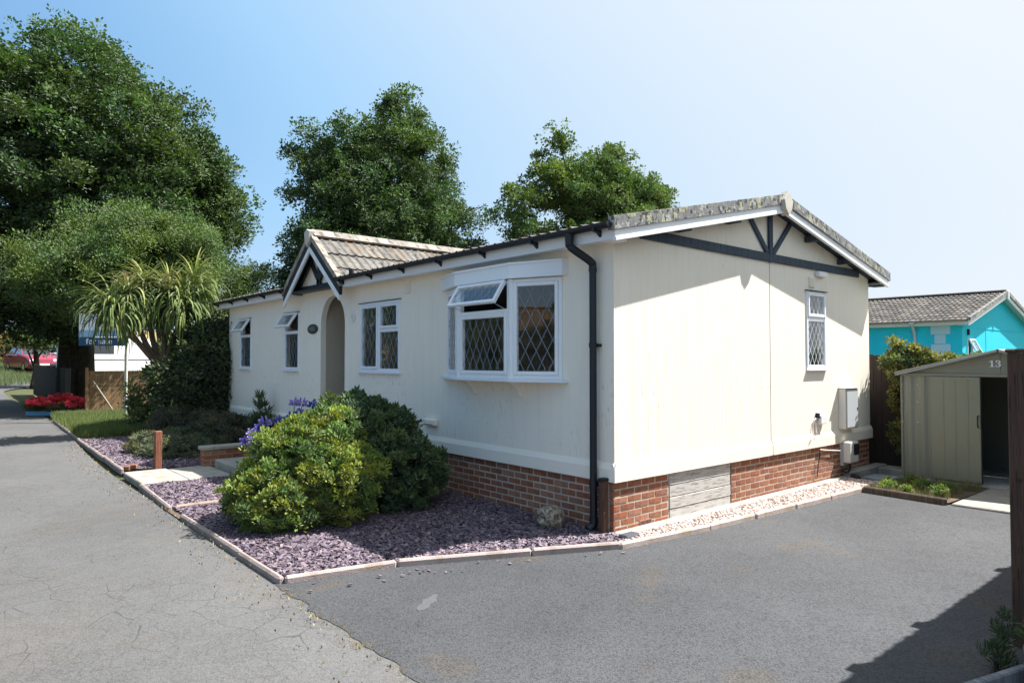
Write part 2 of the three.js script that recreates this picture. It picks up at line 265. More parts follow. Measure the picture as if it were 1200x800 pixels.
flat([[4.30, .62], [5.75, .62], [5.75, 1.70], [4.22, 1.66]], .03, M.soil, 'weed_bed');
structure('path', bx(4.2, 5.72, -.05, .03, 1.69, 3.4, .01), M.slab);
flat([[-2.80, -12.9], [2.5, -12.9], [2.5, -20], [-2.5, -20]], .02, std(lin(.06, .075, .022), 1, { map: concMap }), 'lawn_ground');
flat([[-3.14, -3.58], [-3.05, -3.58], [-3.05, -4.2], [-3.14, -4.2]], .012, M.soil, 'soil_patch');
const inPoly = (pts, x, z) => { let r = false; for (let i = 0, j = pts.length - 1; i < pts.length; j = i++) { const [a, b] = pts[i], [c, d] = pts[j]; if ((b > z) !== (d > z) && x < (c - a) * (z - b) / (d - b) + a) r = !r; } return r; };

// kerbs: each concrete edging piece is its own object
const kerbLabels = [];
function kerbRun(pts, group, where, mat = M.kerb, len = .915, hgt = .064, w = .055) {
  let n = 0;
  for (let s = 0; s < pts.length - 1; s++) {
    const A = pts[s], B = pts[s + 1], d = Math.hypot(B[0] - A[0], B[1] - A[1]), k = Math.max(1, Math.round(d / len));
    for (let i = 0; i < k; i++) {
      const t0 = i / k, t1 = (i + 1) / k, ax = mix(A[0], B[0], t0), az = mix(A[1], B[1], t0), bx_ = mix(A[0], B[0], t1), bz = mix(A[1], B[1], t1), l = Math.hypot(bx_ - ax, bz - az) - .006;
      const m = single('kerb_edging', cbox(l, hgt + .05, w, .017), mat, where, 'kerb', group);
      m.position.set((ax + bx_) / 2 + R(-.006, .006), hgt / 2 - .025 + R(-.006, .006), (az + bz) / 2 + R(-.006, .006)); m.rotation.y = -Math.atan2(bz - az, bx_ - ax) + R(-.008, .008); m.rotation.z = R(-.004, .004); n++;
    }
  }
}
kerbRun([[-3.10, -.76], [-3.10, -3.62]], 'kerbs between road and slate bed', 'brown concrete kerb edging between the road and the slate bed with the big bushes');
kerbRun([[-3.10, -4.14], [-3.04, -5.92]], 'kerbs by the path', 'brown concrete kerb edging between the road and the small slate bed by the path');
kerbRun([[-3.05, -4.13], [-2.1, -4.10]], null, 'narrow concrete edging dividing the two slate beds', std(lin(.34, .25, .18), .9, { map: concMap }));
kerbRun([[-2.97, -7.60], [-2.85, -12.8], [-2.66, -18.6]], 'kerbs past the path', 'brown concrete kerb edging along the road beside slate and lawn beyond the path');
kerbRun(kerbLine.slice(0, 4).map(([x, z]) => [x + .02, z]), 'kerbs between drive and slate', 'pinkish concrete kerb edging between the asphalt drive and the slate bed', std(lin(.42, .335, .305), .92, { map: concMap, bumpMap: gritBump, bumpScale: .004 }));
kerbRun(kerbLine.slice(3), 'kerbs along the pebble strip', 'pale concrete kerb edging between the asphalt drive and the pebble strip', std(lin(.50, .40, .35), .92, { map: concMap, bumpMap: gritBump, bumpScale: .004 }));
kerbRun([[4.27, .64], [4.18, 1.66]], null, 'weathered timber board edging the weedy bed by the shed', std(lin(.16, .12, .085), .9, { map: woodMap }), 1.2, .09, .04);
// path to the door, a slab, a low step, brick steps
single('path_slab', bx(-3.02, -2.42, -.05, .055, -7.22, -5.97, .012), M.slab, 'pale concrete path slab next to the road kerb', 'paving slab');
single('path_slab', bx(-2.41, -1.80, -.05, .050, -7.20, -5.98, .012), M.slab, 'pale concrete path slab between the road slab and the doorstep', 'paving slab');
{ const st = thing('door_steps', 'concrete steps rising from path to arched doorway', 'steps', [-.9, 0, -6.4]);
  mesh('tread', bx(-.88, .88, -.02, .17, -.52, .52, .015), M.slab, st); mesh('tread', bx(-.3, .88, .171, .34, -.51, .51, .015), M.slab, st); mesh('tread', bx(.25, .89, .341, .5, -.50, .50, .015), M.slab, st); }
single('loose_brick', (() => { const g = cbox(.22, .075, .105, .012); g.rotateY(.75); g.translate(-2.86, .075, -7.52); return g; })(), brickMats[4], 'loose red brick lying at kerb end beside the path', 'brick');
single('step_slab', bx(5.25, 5.70, -.02, .045, .22, .58, .01), std(lin(.33, .36, .40), .85, { map: concMap }), 'bluish paving slab in front of the shed corner', 'paving slab');

// ---------------------------------------------------------------- roof tiles
function tileGeo(w = .31, l = .39, roll = .022, th = .02) {
  const n = 8, pos = []; const X = i => -w / 2 + w * i / n, Y = i => roll * Math.max(0, Math.sin(i / n * 4 * Math.PI)) ;
  for (let i = 0; i < n; i++) {
    const a = X(i), b = X(i + 1), ya = Y(i), yb = Y(i + 1), lo = .03, hi = 0;
    pos.push(a, ya + hi, 0, a, ya + lo, l, b, yb + lo, l, a, ya + hi, 0, b, yb + lo, l, b, yb + hi, 0);
    pos.push(a, ya + lo, l, a, ya + lo - th, l, b, yb + lo - th, l, a, ya + lo, l, b, yb + lo - th, l, b, yb + lo, l);
  }
  const g = new THREE.BufferGeometry(); g.setAttribute('position', new THREE.Float32BufferAttribute(pos, 3)); g.computeVertexNormals(); return metricUV(g);
}
const tileVariants = [0, 1, 2, 3].map(i => metricUV(tileGeo(), i * .37, i * .21));
const TILE_E = .335, TILE_W = .305;
function layTiles(parent, ridge, Xd, Zd, na, nd, mats, pick, extra = 0, st = 1) {
  const Xv = new THREE.Vector3(...Xd).normalize(), Zv = new THREE.Vector3(...Zd).normalize(), Yv = new THREE.Vector3().crossVectors(Zv, Xv), rest = [];
  for (let d = 0; d < nd; d++) for (let a = 0; a < na; a++) {
    const p = new THREE.Vector3(...ridge).addScaledVector(Xv, (a + .5) * TILE_W).addScaledVector(Zv, d * TILE_E * st + extra + R(-.006, .006)).addScaledVector(Yv, R(-.003, .003));
    const m4 = new THREE.Matrix4().makeBasis(Xv, Yv, Zv.clone().multiplyScalar(st)).setPosition(p), gv = tileVariants[Math.floor(rnd() * 4)];
    if (pick(a, d)) { const m = mesh('roof_tile', gv, mats[Math.floor(rnd() * mats.length)], parent); m.applyMatrix4(m4); }
    else { const g = gv.clone(); g.applyMatrix4(m4); rest.push(g); }
  }
  if (rest.length) stuff(mesh('tile_courses', merge(rest), mats[0], parent));
}

// ---------------------------------------------------------------- windows
function lattice(w, h, z, pitchX, pitchY, t = .0054) { // diamond leading clipped to w x h, centred
  const out = [], hw = w / 2, hh = h / 2, k = pitchY / pitchX;
  for (const s of [1, -1]) for (let c = -Math.ceil((h + w * k) / pitchY); c <= Math.ceil((h + w * k) / pitchY); c++) {
    const b = c * pitchY; // y = s*k*x + b
    let x0 = -hw, x1 = hw; const f = y => (y - b) / (s * k), a1 = f(-hh), a2 = f(hh); x0 = Math.max(x0, Math.min(a1, a2)); x1 = Math.min(x1, Math.max(a1, a2));
    if (x1 - x0 < .01) continue; out.push(bar([x0, s * k * x0 + b, z], [x1, s * k * x1 + b, z], t, .003, .0005, [0, 0, 1]));
  }
  return merge(out);
}
function frameGeo(w, h, t, d0, d1) { const a = w / 2, b = h / 2; return merge([bx(-a, -a + t, -b, b, d0, d1, .006), bx(a - t, a, -b, b, d0, d1, .006), bx(-a + t, a - t, -b, -b + t, d0, d1 - .002, .006), bx(-a + t, a - t, b - t, b, d0, d1 - .002, .006)]); }
// lights: [x0,x1,y0,y1, openDegrees, sashed] in window coordinates (centre origin, z outward)
function makeWindow(parent, w, h, lights, px = .135, py = .25, leadM = M.lead) {
  const name = 'window';
  const g = part(name, parent);
  mesh('frame', frameGeo(w, h, .045, -.05, .012), M.upvc, g);
  for (const L of lights) {
    const [x0, x1, y0, y1, open = 0, sash = true] = L, lw = x1 - x0, lh = y1 - y0, cx = (x0 + x1) / 2, t = sash ? .042 : .012;
    const place = m => { if (open) { m.position.set(cx, y1, .012); m.rotation.x = -open * Math.PI / 180; } else m.position.set(cx, y1, 0); return m; };
    const s = frameGeo(lw, lh, t, open ? .0 : -.035, open ? .045 : sash ? .024 : .010); s.translate(0, -lh / 2, 0); place(mesh('sash', s, M.upvc, g));
    const pw = lw - 2 * t + .01, ph = lh - 2 * t + .01, zz = open ? .02 : -.008;
    const p = bx(-pw / 2, pw / 2, -ph / 2, ph / 2, zz - .003, zz + .003, .0005); p.translate(0, -lh / 2, 0); place(mesh('pane', p, M.glass, g));
    const l = lattice(pw - .012, ph - .012, zz + .006, px, py); l.translate(0, -lh / 2, 0); place(mesh('lead_lattice', l, leadM, g));
  }
  return g;
}
function onFront(g, zc, yc, x = 0) { g.position.set(x, yc, zc); g.rotation.y = -Math.PI / 2; return g; }
function mullions(g, list) { mesh('mullion', merge(list.map(([x0, x1, y0, y1]) => bx(x0, x1, y0, y1, -.045, .0095, .006))), M.upvc, g); }

// ---------------------------------------------------------------- the cream park home
const W = 6.1, L = 11.88, Y0 = .54;
const home = thing('park_home', 'cream rendered park home with brick base and black gutters', 'park home');
const roofY = x => 3.02 + .222 * (Math.min(x, W - x) + .22);   // underside of tiles
{
  // arch cut as part of the outline
  const out = [[.1, Y0], [5.94, Y0], [5.94, 2.38]]; for (let i = 1; i < 24; i++) { const t = i / 24 * Math.PI; out.push([6.41 - .47 * Math.cos(t), 2.38 + .50 * Math.sin(t)]); } out.push([6.88, 2.38], [6.88, Y0], [L, Y0], [L, 3.05], [.1, 3.05]);
  const holes = [rect(4.16, 5.395, 1.59, 2.66), rect(7.84, 8.52, 1.58, 2.67), rect(10.40, 11.09, 1.59, 2.68), rect(.78, 2.88, 1.58, 2.68)];
  const f = extr(poly(out, holes), .1); f.applyMatrix4(toFront); metricUV(f); mesh('front_wall', f, M.render, home);
  const ge = extr(poly([[0, Y0], [W - .001, Y0], [W - .001, 3.05], [W / 2, roofY(W / 2) - .01], [0, 3.05]], [rect(4.04, 4.59, 1.65, 2.735)]), .1); ge.translate(0, 0, -.1); metricUV(ge);
  mesh('gable_wall', ge, M.render, home);
    const gb = extr(poly([[.101, Y0], [W, Y0], [W, 3.05], [W / 2, roofY(W / 2) - .01], [.101, 3.05]]), .1); gb.translate(0, 0, -L); mesh('end_wall', gb, M.render, home);
  mesh('rear_wall', bx(W - .1, W, Y0, 3.05, -L + .1, -.101, .002), M.render, home);
  mesh('floor', bx(.1, W - .1, Y0 - .1, Y0 - .02, -L + .1, -.1, .002), M.inside, home);
  mesh('ceiling', bx(.11, W - .11, 2.95, 2.98, -L + .11, -.11, .002), M.inside, home);
  // skirt band round the foot of the wall
  const runX = (x0, x1) => { const pts = [[0, 0], [.028, 0], [.028, .13], [.003, .19], [0, .19]], pos = []; const Q = (a, b, c, d) => pos.push(...a, ...b, ...c, ...a, ...c, ...d); for (let i = 0; i < 5; i++) { const [za, ya] = pts[i], [zb, yb] = pts[(i + 1) % 5]; Q([x0, Y0 + ya, za], [x1, Y0 + ya, za], [x1, Y0 + yb, zb], [x0, Y0 + yb, zb]); }
    for (const x of [x0, x1]) pos.push(x, Y0, 0, x, Y0, .028, x, Y0 + .13, .028, x, Y0, 0, x, Y0 + .13, .028, x, Y0 + .19, .003, x, Y0, 0, x, Y0 + .19, .003, x, Y0 + .19, 0);
    const g = new THREE.BufferGeometry(); g.setAttribute('position', new THREE.Float32BufferAttribute(pos, 3)); g.computeVertexNormals(); return metricUV(g); };
  mesh('skirt_board', runX(-.027, 3.035), M.cream, home); mesh('skirt_board', runX(3.075, W + .03), M.cream, home);
  for (const [a, b] of [[.027, -5.93], [-6.89, -L - .03]]) { const g = runX(0, a - b); g.rotateY(Math.PI / 2); g.translate(-0, 0, a); g.scale(-1, 1, 1); g.rotateY(0); const p = g.attributes.position; for (let i = 0; i < p.count; i++) { } g.computeVertexNormals(); mesh('skirt_board', g, M.cream, home); }
  mesh('wall_joint', bx(3.05, 3.058, .72, 3.04, .0005, .003, .0005), std(lin(.30, .28, .25), .9), home);
  // doorway recess
  const rc = part('doorway', home);
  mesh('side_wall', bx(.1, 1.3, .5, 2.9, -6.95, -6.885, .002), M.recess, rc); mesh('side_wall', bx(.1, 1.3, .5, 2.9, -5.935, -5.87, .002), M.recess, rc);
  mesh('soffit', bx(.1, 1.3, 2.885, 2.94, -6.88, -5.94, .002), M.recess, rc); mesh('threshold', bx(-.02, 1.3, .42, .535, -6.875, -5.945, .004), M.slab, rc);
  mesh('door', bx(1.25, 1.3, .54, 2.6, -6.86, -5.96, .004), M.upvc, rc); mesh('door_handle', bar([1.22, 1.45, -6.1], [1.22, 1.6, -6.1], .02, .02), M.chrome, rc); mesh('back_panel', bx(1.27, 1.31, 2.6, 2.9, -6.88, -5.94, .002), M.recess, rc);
}
// windows of the home
{ const w = 1.25, g = onFront(makeWindow(home, w, 1.09, [[-w / 2 + .045, -.028, -.50, .50], [.018, w / 2 - .045, .125, .50], [.018, w / 2 - .045, -.50, .08, 0, false]]), -4.775, 2.125); mullions(g, [[-.028, .018, -.50, .50], [.018, w / 2 - .045, .08, .125]]); mesh('sill', bx(-w / 2 - .01, w / 2 + .01, -.57, -.545, -.02, .04, .006), M.sill, g); mesh('head_flashing', bx(-w / 2 - .03, w / 2 + .03, .545, .553, -.01, .03, .002), M.timber, g); }
for (const zc of [-8.18, -10.745]) { const w = .71, g = onFront(makeWindow(home, w, 1.11, [[-w / 2 + .03, w / 2 - .03, .20, .53, 34], [-w / 2 + .045, w / 2 - .045, -.51, .15, 0, false]]), zc, 2.125); mullions(g, [[-w / 2 + .045, w / 2 - .045, .15, .20]]); mesh('sill', bx(-w / 2 - .01, w / 2 + .01, -.58, -.556, -.02, .04, .006), M.sill, g); mesh('stay', bar([w / 2 - .09, .2, .01], [w / 2 - .09, .24, .15], .012, .006), M.chrome, g); mesh('head_flashing', bx(-w / 2 - .03, w / 2 + .03, .555, .562, -.01, .03, .002), M.timber, g); }
{ const w = .58, g = makeWindow(home, w, 1.10, [[-w / 2 + .03, w / 2 - .03, .185, .525, 0], [-w / 2 + .045, w / 2 - .045, -.505, .135, 0, false]], .115, .19, M.upvc); g.position.set(4.315, 2.19, .004); mullions(g, [[-w / 2 + .045, w / 2 - .045, .135, .185]]); mesh('sill', bx(-w / 2 - .01, w / 2 + .01, -.575, -.551, -.02, .04, .006), M.sill, g); mesh('head_flashing', bx(-w / 2 - .03, w / 2 + .03, .552, .56, -.01, .035, .002), M.timber, g);
  mesh('sky_tint_panel', bx(-w / 2 + .05, w / 2 - .05, -.5, .5, -.2, -.19, .002), std(lin(.012, .10, .15), .9), g); }  // added panel: teal sky reflection of the panes put into its colour
{ // bow bay: three facets
  const bay = part('bay_window', home), yc = 2.12, h = 1.13, wS = .648;
  const facet = (ax, az, bx_, bz, lights, mull) => { const w = Math.hypot(bx_ - ax, bz - az), g = makeWindow(home, w - .012, h, lights(w - .012)); g.position.set((ax + bx_) / 2, yc, (az + bz) / 2); g.rotation.y = Math.atan2(-(bz - az), bx_ - ax); if (mull) mullions(g, mull(w - .012)); return g; };
  facet(0, -2.93, -.25, -2.33, w => [[-w / 2 + .045, w / 2 - .045, -.52, .52]]);
  const c = facet(-.25, -2.33, -.25, -1.33, w => [[-w / 2 + .035, w / 2 - .035, .235, .545, 33], [-w / 2 + .045, w / 2 - .045, -.52, .185, 0, true]], w => [[-w / 2 + .045, w / 2 - .045, .185, .235]]);
  mesh('stay', bar([.40, .24, .01], [.40, .29, .14], .012, .006), M.chrome, c); mesh('stay', bar([-.40, .24, .01], [-.40, .29, .14], .012, .006), M.chrome, c);
  facet(-.25, -1.33, 0, -.73, w => [[-w / 2 + .045, w / 2 - .045, -.52, .52]]);
  const post = (x, z) => { const g = new THREE.CylinderGeometry(.036, .036, h, 10); g.translate(x, yc, z); return g; };
  mesh('corner_post', post(-.235, -2.33), M.upvc, bay); mesh('corner_post', post(-.235, -1.33), M.upvc, bay);
  const pl = (o, y0, y1, c, hollow) => { const s = poly([[3.0 + o * .3, .0], [3.0 + o * .3 - .03, -.02 - o], [2.36, -.25 - o], [1.30, -.25 - o], [.66 - o * .3 + .03, -.02 - o], [.66 - o * .3, 0]].map(([u, x]) => [-u, -x]));
    const g = extr(s, y1 - y0, 0); g.rotateX(-Math.PI / 2); const p = g.attributes.position; // (u,-x) -> swap
    for (let i = 0; i < p.count; i++) { const u = p.getX(i), yy = p.getY(i), xx = p.getZ(i); p.setXYZ(i, xx, y0 + yy, u); } g.computeVertexNormals(); return metricUV(g); };
  const head = pl(.045, 2.695, 2.85); mesh('header_board', head, M.upvc, bay);
  mesh('header_board', pl(.06, 2.845, 2.868), M.upvc, bay); mesh('header_board', pl(.052, 2.690, 2.712), M.upvc, bay);
  mesh('sill', pl(.05, 1.523, 1.552), M.sill, bay); mesh('sill', pl(.03, 1.5525, 1.558), M.upvc, bay);
  for (const z of [-2.30, -1.42]) { const s = new THREE.Shape(); s.moveTo(0, 0); s.lineTo(.24, 0); s.quadraticCurveTo(.10, -.03, .06, -.13); s.lineTo(.04, -.17); s.lineTo(0, -.17); const g = extr(s, .04, .004); g.rotateY(Math.PI); g.translate(0, 1.518, z + .02); mesh('bracket', g, M.cream, bay); }
  // room behind the bay kept closed
  mesh('bay_ceiling', bx(-.2, .0, 2.70, 2.72, -2.3, -1.36, .002), M.inside, bay);
}
// brick base
{ const pl = part('brick_base', home); let count = 0;
  const lens = [.215, .1025]; const gC = {}; const bg = l => gC[l.toFixed(3)] ??= cbox(l - .004, .0605, .1, .004);
  const rest = [];
  const addBrick = (c, l, alongX, face, own) => { const m = brickMats[Math.floor(rnd() * 6)];
    if (own) { const q = mesh('brick', bg(l), m, pl); q.position.set(alongX ? c : face + .05 + R(-.002, .002), 0, alongX ? face - .05 + R(-.002, .002) : c); if (!alongX) q.rotation.y = Math.PI / 2; return q; }
    const g = bg(l).clone(); if (!alongX) g.rotateY(Math.PI / 2); g.translate(alongX ? c : face + .05, 0, alongX ? face - .05 : c); return g; };
  for (let r = 0; r < 7; r++) {
    const y = .046 + r * .0745;
    const row = (from, to, alongX, face, sgn, ownTo, off) => { let s = from - (off ? .1125 : 0); while (s < to - .03) { const a = Math.max(from, s), b = Math.min(to, s + .215); if (b - a > .03) { const own = (a + b) / 2 < ownTo; const q = addBrick(sgn * (a + b) / 2, b - a, alongX, face, own); if (own) q.position.y = y; else { q.translate(0, y, 0); rest.push(q); } } s += .225; } };
    row(-.004, .90, true, -.012, 1, 99, r % 2); row(2.125, W - .01, true, -.012, 1, 99, r % 2);
    row(.11, L - .02, false, .012, -1, 4.1, r % 2);
  }
  stuff(mesh('far_bricks', merge(rest), brickMats[2], pl));
  mesh('mortar', merge([bx(.02, .905, .0, Y0, -.11, -.0155, .001), bx(2.118, W - .02, 0, Y0, -.11, -.0155, .001)]), M.mortar, pl);
  mesh('mortar', bx(.0155, .11, .0, Y0 - .002, -L + .02, -.022, .001), M.mortar, pl);
  mesh('mortar', bx(.11, W - .02, .0, Y0 - .01, -L + .02, -L + .12, .001), brickMats[2], pl); mesh('mortar', bx(W - .12, W - .02, .0, Y0 - .02, -L + .12, -.12, .001), brickMats[2], pl);
  const ap = part('access_panel', home); for (let i = 0; i < 4; i++) mesh('plank', bx(.915, 2.11, .012 + i * .13, .135 + i * .13, -.035 + R(-.002, .002), -.008 + R(-.003, .003), .004), M.peel, ap, i === 3 ? 'grey weathered top plank' : undefined);
  mesh('backing', bx(.91, 2.115, 0, Y0, -.09, -.05, .002), M.timber, ap); mesh('frame_strip', bx(2.112, 2.124, .0, Y0, -.05, -.004, .002), M.woodBrown, ap);
  const ab = part('air_brick', home); mesh('plate', bx(.40, .60, .03, .095, -.02, -.008, .002), brickMats[3], ab); for (let i = 0; i < 8; i++) mesh('slot', bx(.415 + i * .022, .427 + i * .022, .04, .085, -.0085, -.0065, .0005), M.black, ab);
  mesh('footing', bx(-.10, 5.15, -.06, .045, -.02, .11, .012), M.conc, home); mesh('footing', bx(-.11, -.0, -.06, .035, -L, -.021, .012), M.conc, home);
  mesh('footing', bx(5.152, 6.34, -.06, .12, -.02, .15, .012), M.conc, home); mesh('footing', bx(6.0, 6.34, -.06, .10, .151, .50, .012), M.conc, home);
}
// gable timbers, barge boards, roof
{
  const tm = part('gable_timbers', home), z = .003;
  mesh('tie_beam', bx(.40, 5.70, 3.045, 3.155, z, z + .028, .006), M.timber, tm);
  mesh('king_post', bx(3.005, 3.095, 3.04, 3.72, z + .002, z + .034, .006), M.timber, tm);
  mesh('strut', bar([2.985, 3.156, z + .014], [2.50, 3.62, z + .014], .075, .026, .005, [0, 0, 1]), M.timber, tm); mesh('strut', bar([3.12, 3.156, z + .014], [3.60, 3.62, z + .014], .075, .026, .005, [0, 0, 1]), M.timber, tm);
  const rf = part('roof', home), OV = .215, E = -.235, mid = W / 2, sl = .222, top = x => 3.085 + sl * (x - E);
  const edge = (x0, x1, y0, y1, z0, z1, flip) => { const s = poly([[x0, y0 + sl * (x0 - E)], [x1, y0 + sl * (x1 - E)], [x1, y1 + sl * (x1 - E)], [x0, y1 + sl * (x0 - E)]]); const g = extr(s, z1 - z0 - .006, .003); g.translate(0, 0, z0 + .003); if (flip) { g.scale(-1, 1, 1); g.translate(W, 0, 0); const ix = g.attributes.position; const a = ix.array; for (let i = 0; i < a.length; i += 9) for (let k = 0; k < 3; k++) { const t = a[i + 3 + k]; a[i + 3 + k] = a[i + 6 + k]; a[i + 6 + k] = t; } g.computeVertexNormals(); } return g; };
  for (const fl of [false, true]) {
    mesh('barge_board', edge(E + .015, mid, 2.925, 3.035, OV - .03, OV, fl), M.fascia, rf); mesh('barge_board', edge(E + .015, mid, 2.925, 2.958, OV - .005, OV + .012, fl), M.fascia, rf);
    mesh('barge_board', edge(E + .015, mid, 2.925, 3.035, -L - OV, -L - OV + .03, fl), M.fascia, rf);
    for (let i = 0; i < 5; i++) { const a = E - .03 + i * (mid - E + .03) / 5, b = a + (mid - E + .03) / 5 - .006; mesh('verge_tile', edge(a, b, 3.035, 3.165, OV - .05 + R(-.003, .003), OV + .022 + R(-.004, .004), fl), M.lichen, rf); }
    // deck: front slope is notched for the porch gable
    const deck = (z0, z1, x0) => { const s = poly([[x0, 3.015 + sl * (x0 - E)], [mid, 3.015 + sl * (mid - E)], [mid, 3.075 + sl * (mid - E)], [x0, 3.075 + sl * (x0 - E)]]); const g = extr(s, z1 - z0); g.translate(0, 0, z0); if (fl) { const a = g.attributes.position; for (let i = 0; i < a.count; i++) a.setX(i, W - a.getX(i)); g.computeVertexNormals(); } return metricUV(g); };
    if (fl) mesh('roof_deck', deck(-L - OV + .032, OV - .052, E + .02), M.timber, rf); else mesh('roof_deck', merge([deck(-5.72, OV - .052, E + .02), deck(-7.82, -5.72, .12), deck(-L - OV + .032, -7.82, E + .02)]), M.timber, rf);
    mesh('purlin', bx(fl ? W - 1.1 : 1.0, fl ? W - 1.0 : 1.1, 3.19, 3.275, .0, OV - .035, .006), M.timber, rf); mesh('purlin', bx(fl ? W - 2.1 : 2.0, fl ? W - 2.0 : 2.1, 3.41, 3.49, .0, OV - .035, .006), M.timber, rf);
    const ca = Math.cos(Math.atan(sl)), sa = Math.sin(Math.atan(sl));
    if (fl) layTiles(rf, [mid, 3.09 + sl * (mid - E), OV - .05], [0, 0, -1], [ca, -sa, 0], 39, 10, tileGrey, () => false, .02);
    else { layTiles(rf, [mid, 3.09 + sl * (mid - E), -5.7], [0, 0, 1], [-ca, -sa, 0], 19, 10, tileGrey, () => false, .02); layTiles(rf, [mid, 3.09 + sl * (mid - E), -L - OV + .03], [0, 0, 1], [-ca, -sa, 0], 13, 10, tileGrey, () => false, .02); layTiles(rf, [mid, 3.09 + sl * (mid - E), -8.1], [0, 0, 1], [-ca, -sa, 0], 8, 8, tileGrey, () => false, .02); }
  }
  mesh('ridge_tiles', (() => { const g = new THREE.CylinderGeometry(.12, .12, L + 2 * OV - .05, 10, 1, true, Math.PI / 2 + .1, Math.PI - .2); g.rotateX(Math.PI / 2); g.rotateZ(Math.PI); g.translate(mid, 3.80, -L / 2); return g; })(), tileGrey[1], rf);
  const fi = extr(poly([[-.105, .03], [0, .145], [.105, .03], [.075, -.08], [0, -.15], [-.075, -.08]]), .09, .006); fi.translate(mid, 3.775, OV - .03); mesh('finial', fi, M.finial, rf);
  // eaves: fascia board, soffit, gutter with brackets
  for (const [z0, z1] of [[-5.74, OV], [-7.62, -7.66 + .001], [-L - OV, -7.62]]) { if (z1 - z0 < .1) continue; mesh('fascia_board', bx(E + .012, E + .034, 2.945, 3.075, z0, z1 - .031, .004), M.fascia, rf); mesh('soffit', bx(E + .034, -.001, 2.962, 2.972, z0, Math.min(z1 - .04, -.0), .002), M.fascia, rf); }
  mesh('fascia_board', bx(W - E - .034, W - E - .012, 2.945, 3.075, -L - OV, OV - .031, .004), M.fascia, rf); mesh('soffit', bx(W + .001, W - E - .034, 2.962, 2.972, -L - OV, OV - .04, .002), M.fascia, rf);
  mesh('eave_box', bx(E + .036, -.004, 2.945, 2.96, .001, OV - .032, .002), M.fascia, rf); mesh('eave_box', bx(W + .004, W - E - .02, 2.935, 2.96, .001, OV - .032, .002), M.timber, rf);
  const gut = (z0, z1) => { const r = .056, pts = []; for (let i = 0; i <= 12; i++) { const t = Math.PI + i / 12 * Math.PI; pts.push([r * Math.cos(t), r * Math.sin(t)]); } for (let i = 12; i >= 0; i--) { const t = Math.PI + i / 12 * Math.PI; pts.push([(r - .006) * Math.cos(t), (r - .006) * Math.sin(t)]); } const g = extr(poly(pts), z1 - z0); g.translate(E - .052, 3.10, z0); return g; };
  for (const [z0, z1] of [[-5.70, OV - .01], [-L - OV, -7.86]]) {
    const gu = part('gutter', home); mesh('trough', gut(z0, z1), M.gutter, gu);
    for (const z of [z0, z1]) { const g = new THREE.CylinderGeometry(.058, .058, .008, 14, 1, false, Math.PI, Math.PI); g.rotateX(Math.PI / 2); g.rotateZ(Math.PI / 2); const e = extr(poly(Array.from({ length: 13 }, (_, i) => { const t = Math.PI + i / 12 * Math.PI; return [.057 * Math.cos(t), .057 * Math.sin(t)]; })), .008); e.translate(E - .052, 3.101, z - .004); mesh('end_cap', e, M.gutter, gu); }
    const n = Math.round((z1 - z0) / .95); for (let i = 0; i <= n; i++) { const z = z0 + .16 + (z1 - z0 - .34) * i / n; const s = poly([[E + .012, 2.985], [E + .012, 3.05], [E - .1, 3.06], [E - .105, 3.035], [E - .03, 3.02]]); const g = extr(s, .03, .002); g.translate(0, 0, z - .015); mesh('bracket', g, M.gutter, gu); }
  }
  const dp = part('downpipe', home), px = E - .055, pz = -.34;
  mesh('pipe', merge([tube([[px, 3.06, pz], [px, 2.99, pz], [px, 2.93, pz]], [.05, .045, .042], 14), tube([[px, 2.945, pz], [px + .01, 2.925, pz + .008], [-.075, 2.765, pz + .115], [-.072, 2.74, pz + .12]], [.042, .042], 14), tube([[-.072, 2.765, pz + .12], [-.072, 1.5, pz + .12], [-.072, .09, pz + .12]], [.037, .037], 16)]), M.gutter, dp);
  mesh('shoe', tube([[-.072, .13, pz + .12], [-.075, .09, pz + .12], [-.14, .045, pz + .10]], [.043, .043, .043], 12), M.gutter, dp);
  for (const y of [2.70, 1.92, .50, .14]) { const g = new THREE.CylinderGeometry(.043, .043, .05, 14); g.translate(-.072, y, pz + .12); mesh('collar', g, M.gutter, dp); if (y > .2 && y < 2) mesh('clip', bx(-.05, -.001, y - .015, y + .015, pz + .06, pz + .18, .003), M.gutter, dp); }

  // porch gable
  const pg = part('porch_gable', home), zc = -6.765, ap = 3.965, hw = 1.165, ps = .80, a = Math.atan(ps), X0 = -.275;
  const tri = (y0, y1, z0, z1, sg) => poly([[zc + sg * z0, ap - y0 - ps * z0], [zc + sg * z1, ap - y0 - ps * z1], [zc + sg * z1, ap - y1 - ps * z1], [zc + sg * z0, ap - y1 - ps * z0]].map(([zz, y]) => [-zz, y]));
  const putF = (s, x0, d, m, n, bev = .003) => { const g = extr(s, d, bev); g.applyMatrix4(toFront); g.translate(x0, 0, 0); mesh(n, metricUV(g), m, pg); };
  for (const sg of [-1, 1]) {
    putF(tri(.05, .205, 0, hw, sg), X0 + .002, .05, M.black, 'verge_board');
    putF(tri(.205, .305, 0, hw - .01, sg), X0 - .004, .03, M.fascia, 'barge_board');
    const de = extr(tri(.02, .06, 0, hw + .01, sg), 3.2, 0); de.applyMatrix4(toFront); de.translate(X0 + .03, 0, 0); mesh('deck', metricUV(de), M.timber, pg);
    layTiles(pg, [sg > 0 ? X0 - .01 : X0 - .01 + 11 * TILE_W, ap - .005, zc], [sg > 0 ? 1 : -1, 0, 0], [0, -Math.sin(a), sg * Math.cos(a)], 11, 3, tileTan, () => true, .09, 1.36);
    { const g = extr(tri(-.045, .05, .02, hw + .02, sg), .09, .006); g.applyMatrix4(toFront); g.translate(X0 - .012, 0, 0); mesh('verge_cap', metricUV(g), std(lin(.36, .32, .275), .9, { map: tileMap }), pg); }
  }
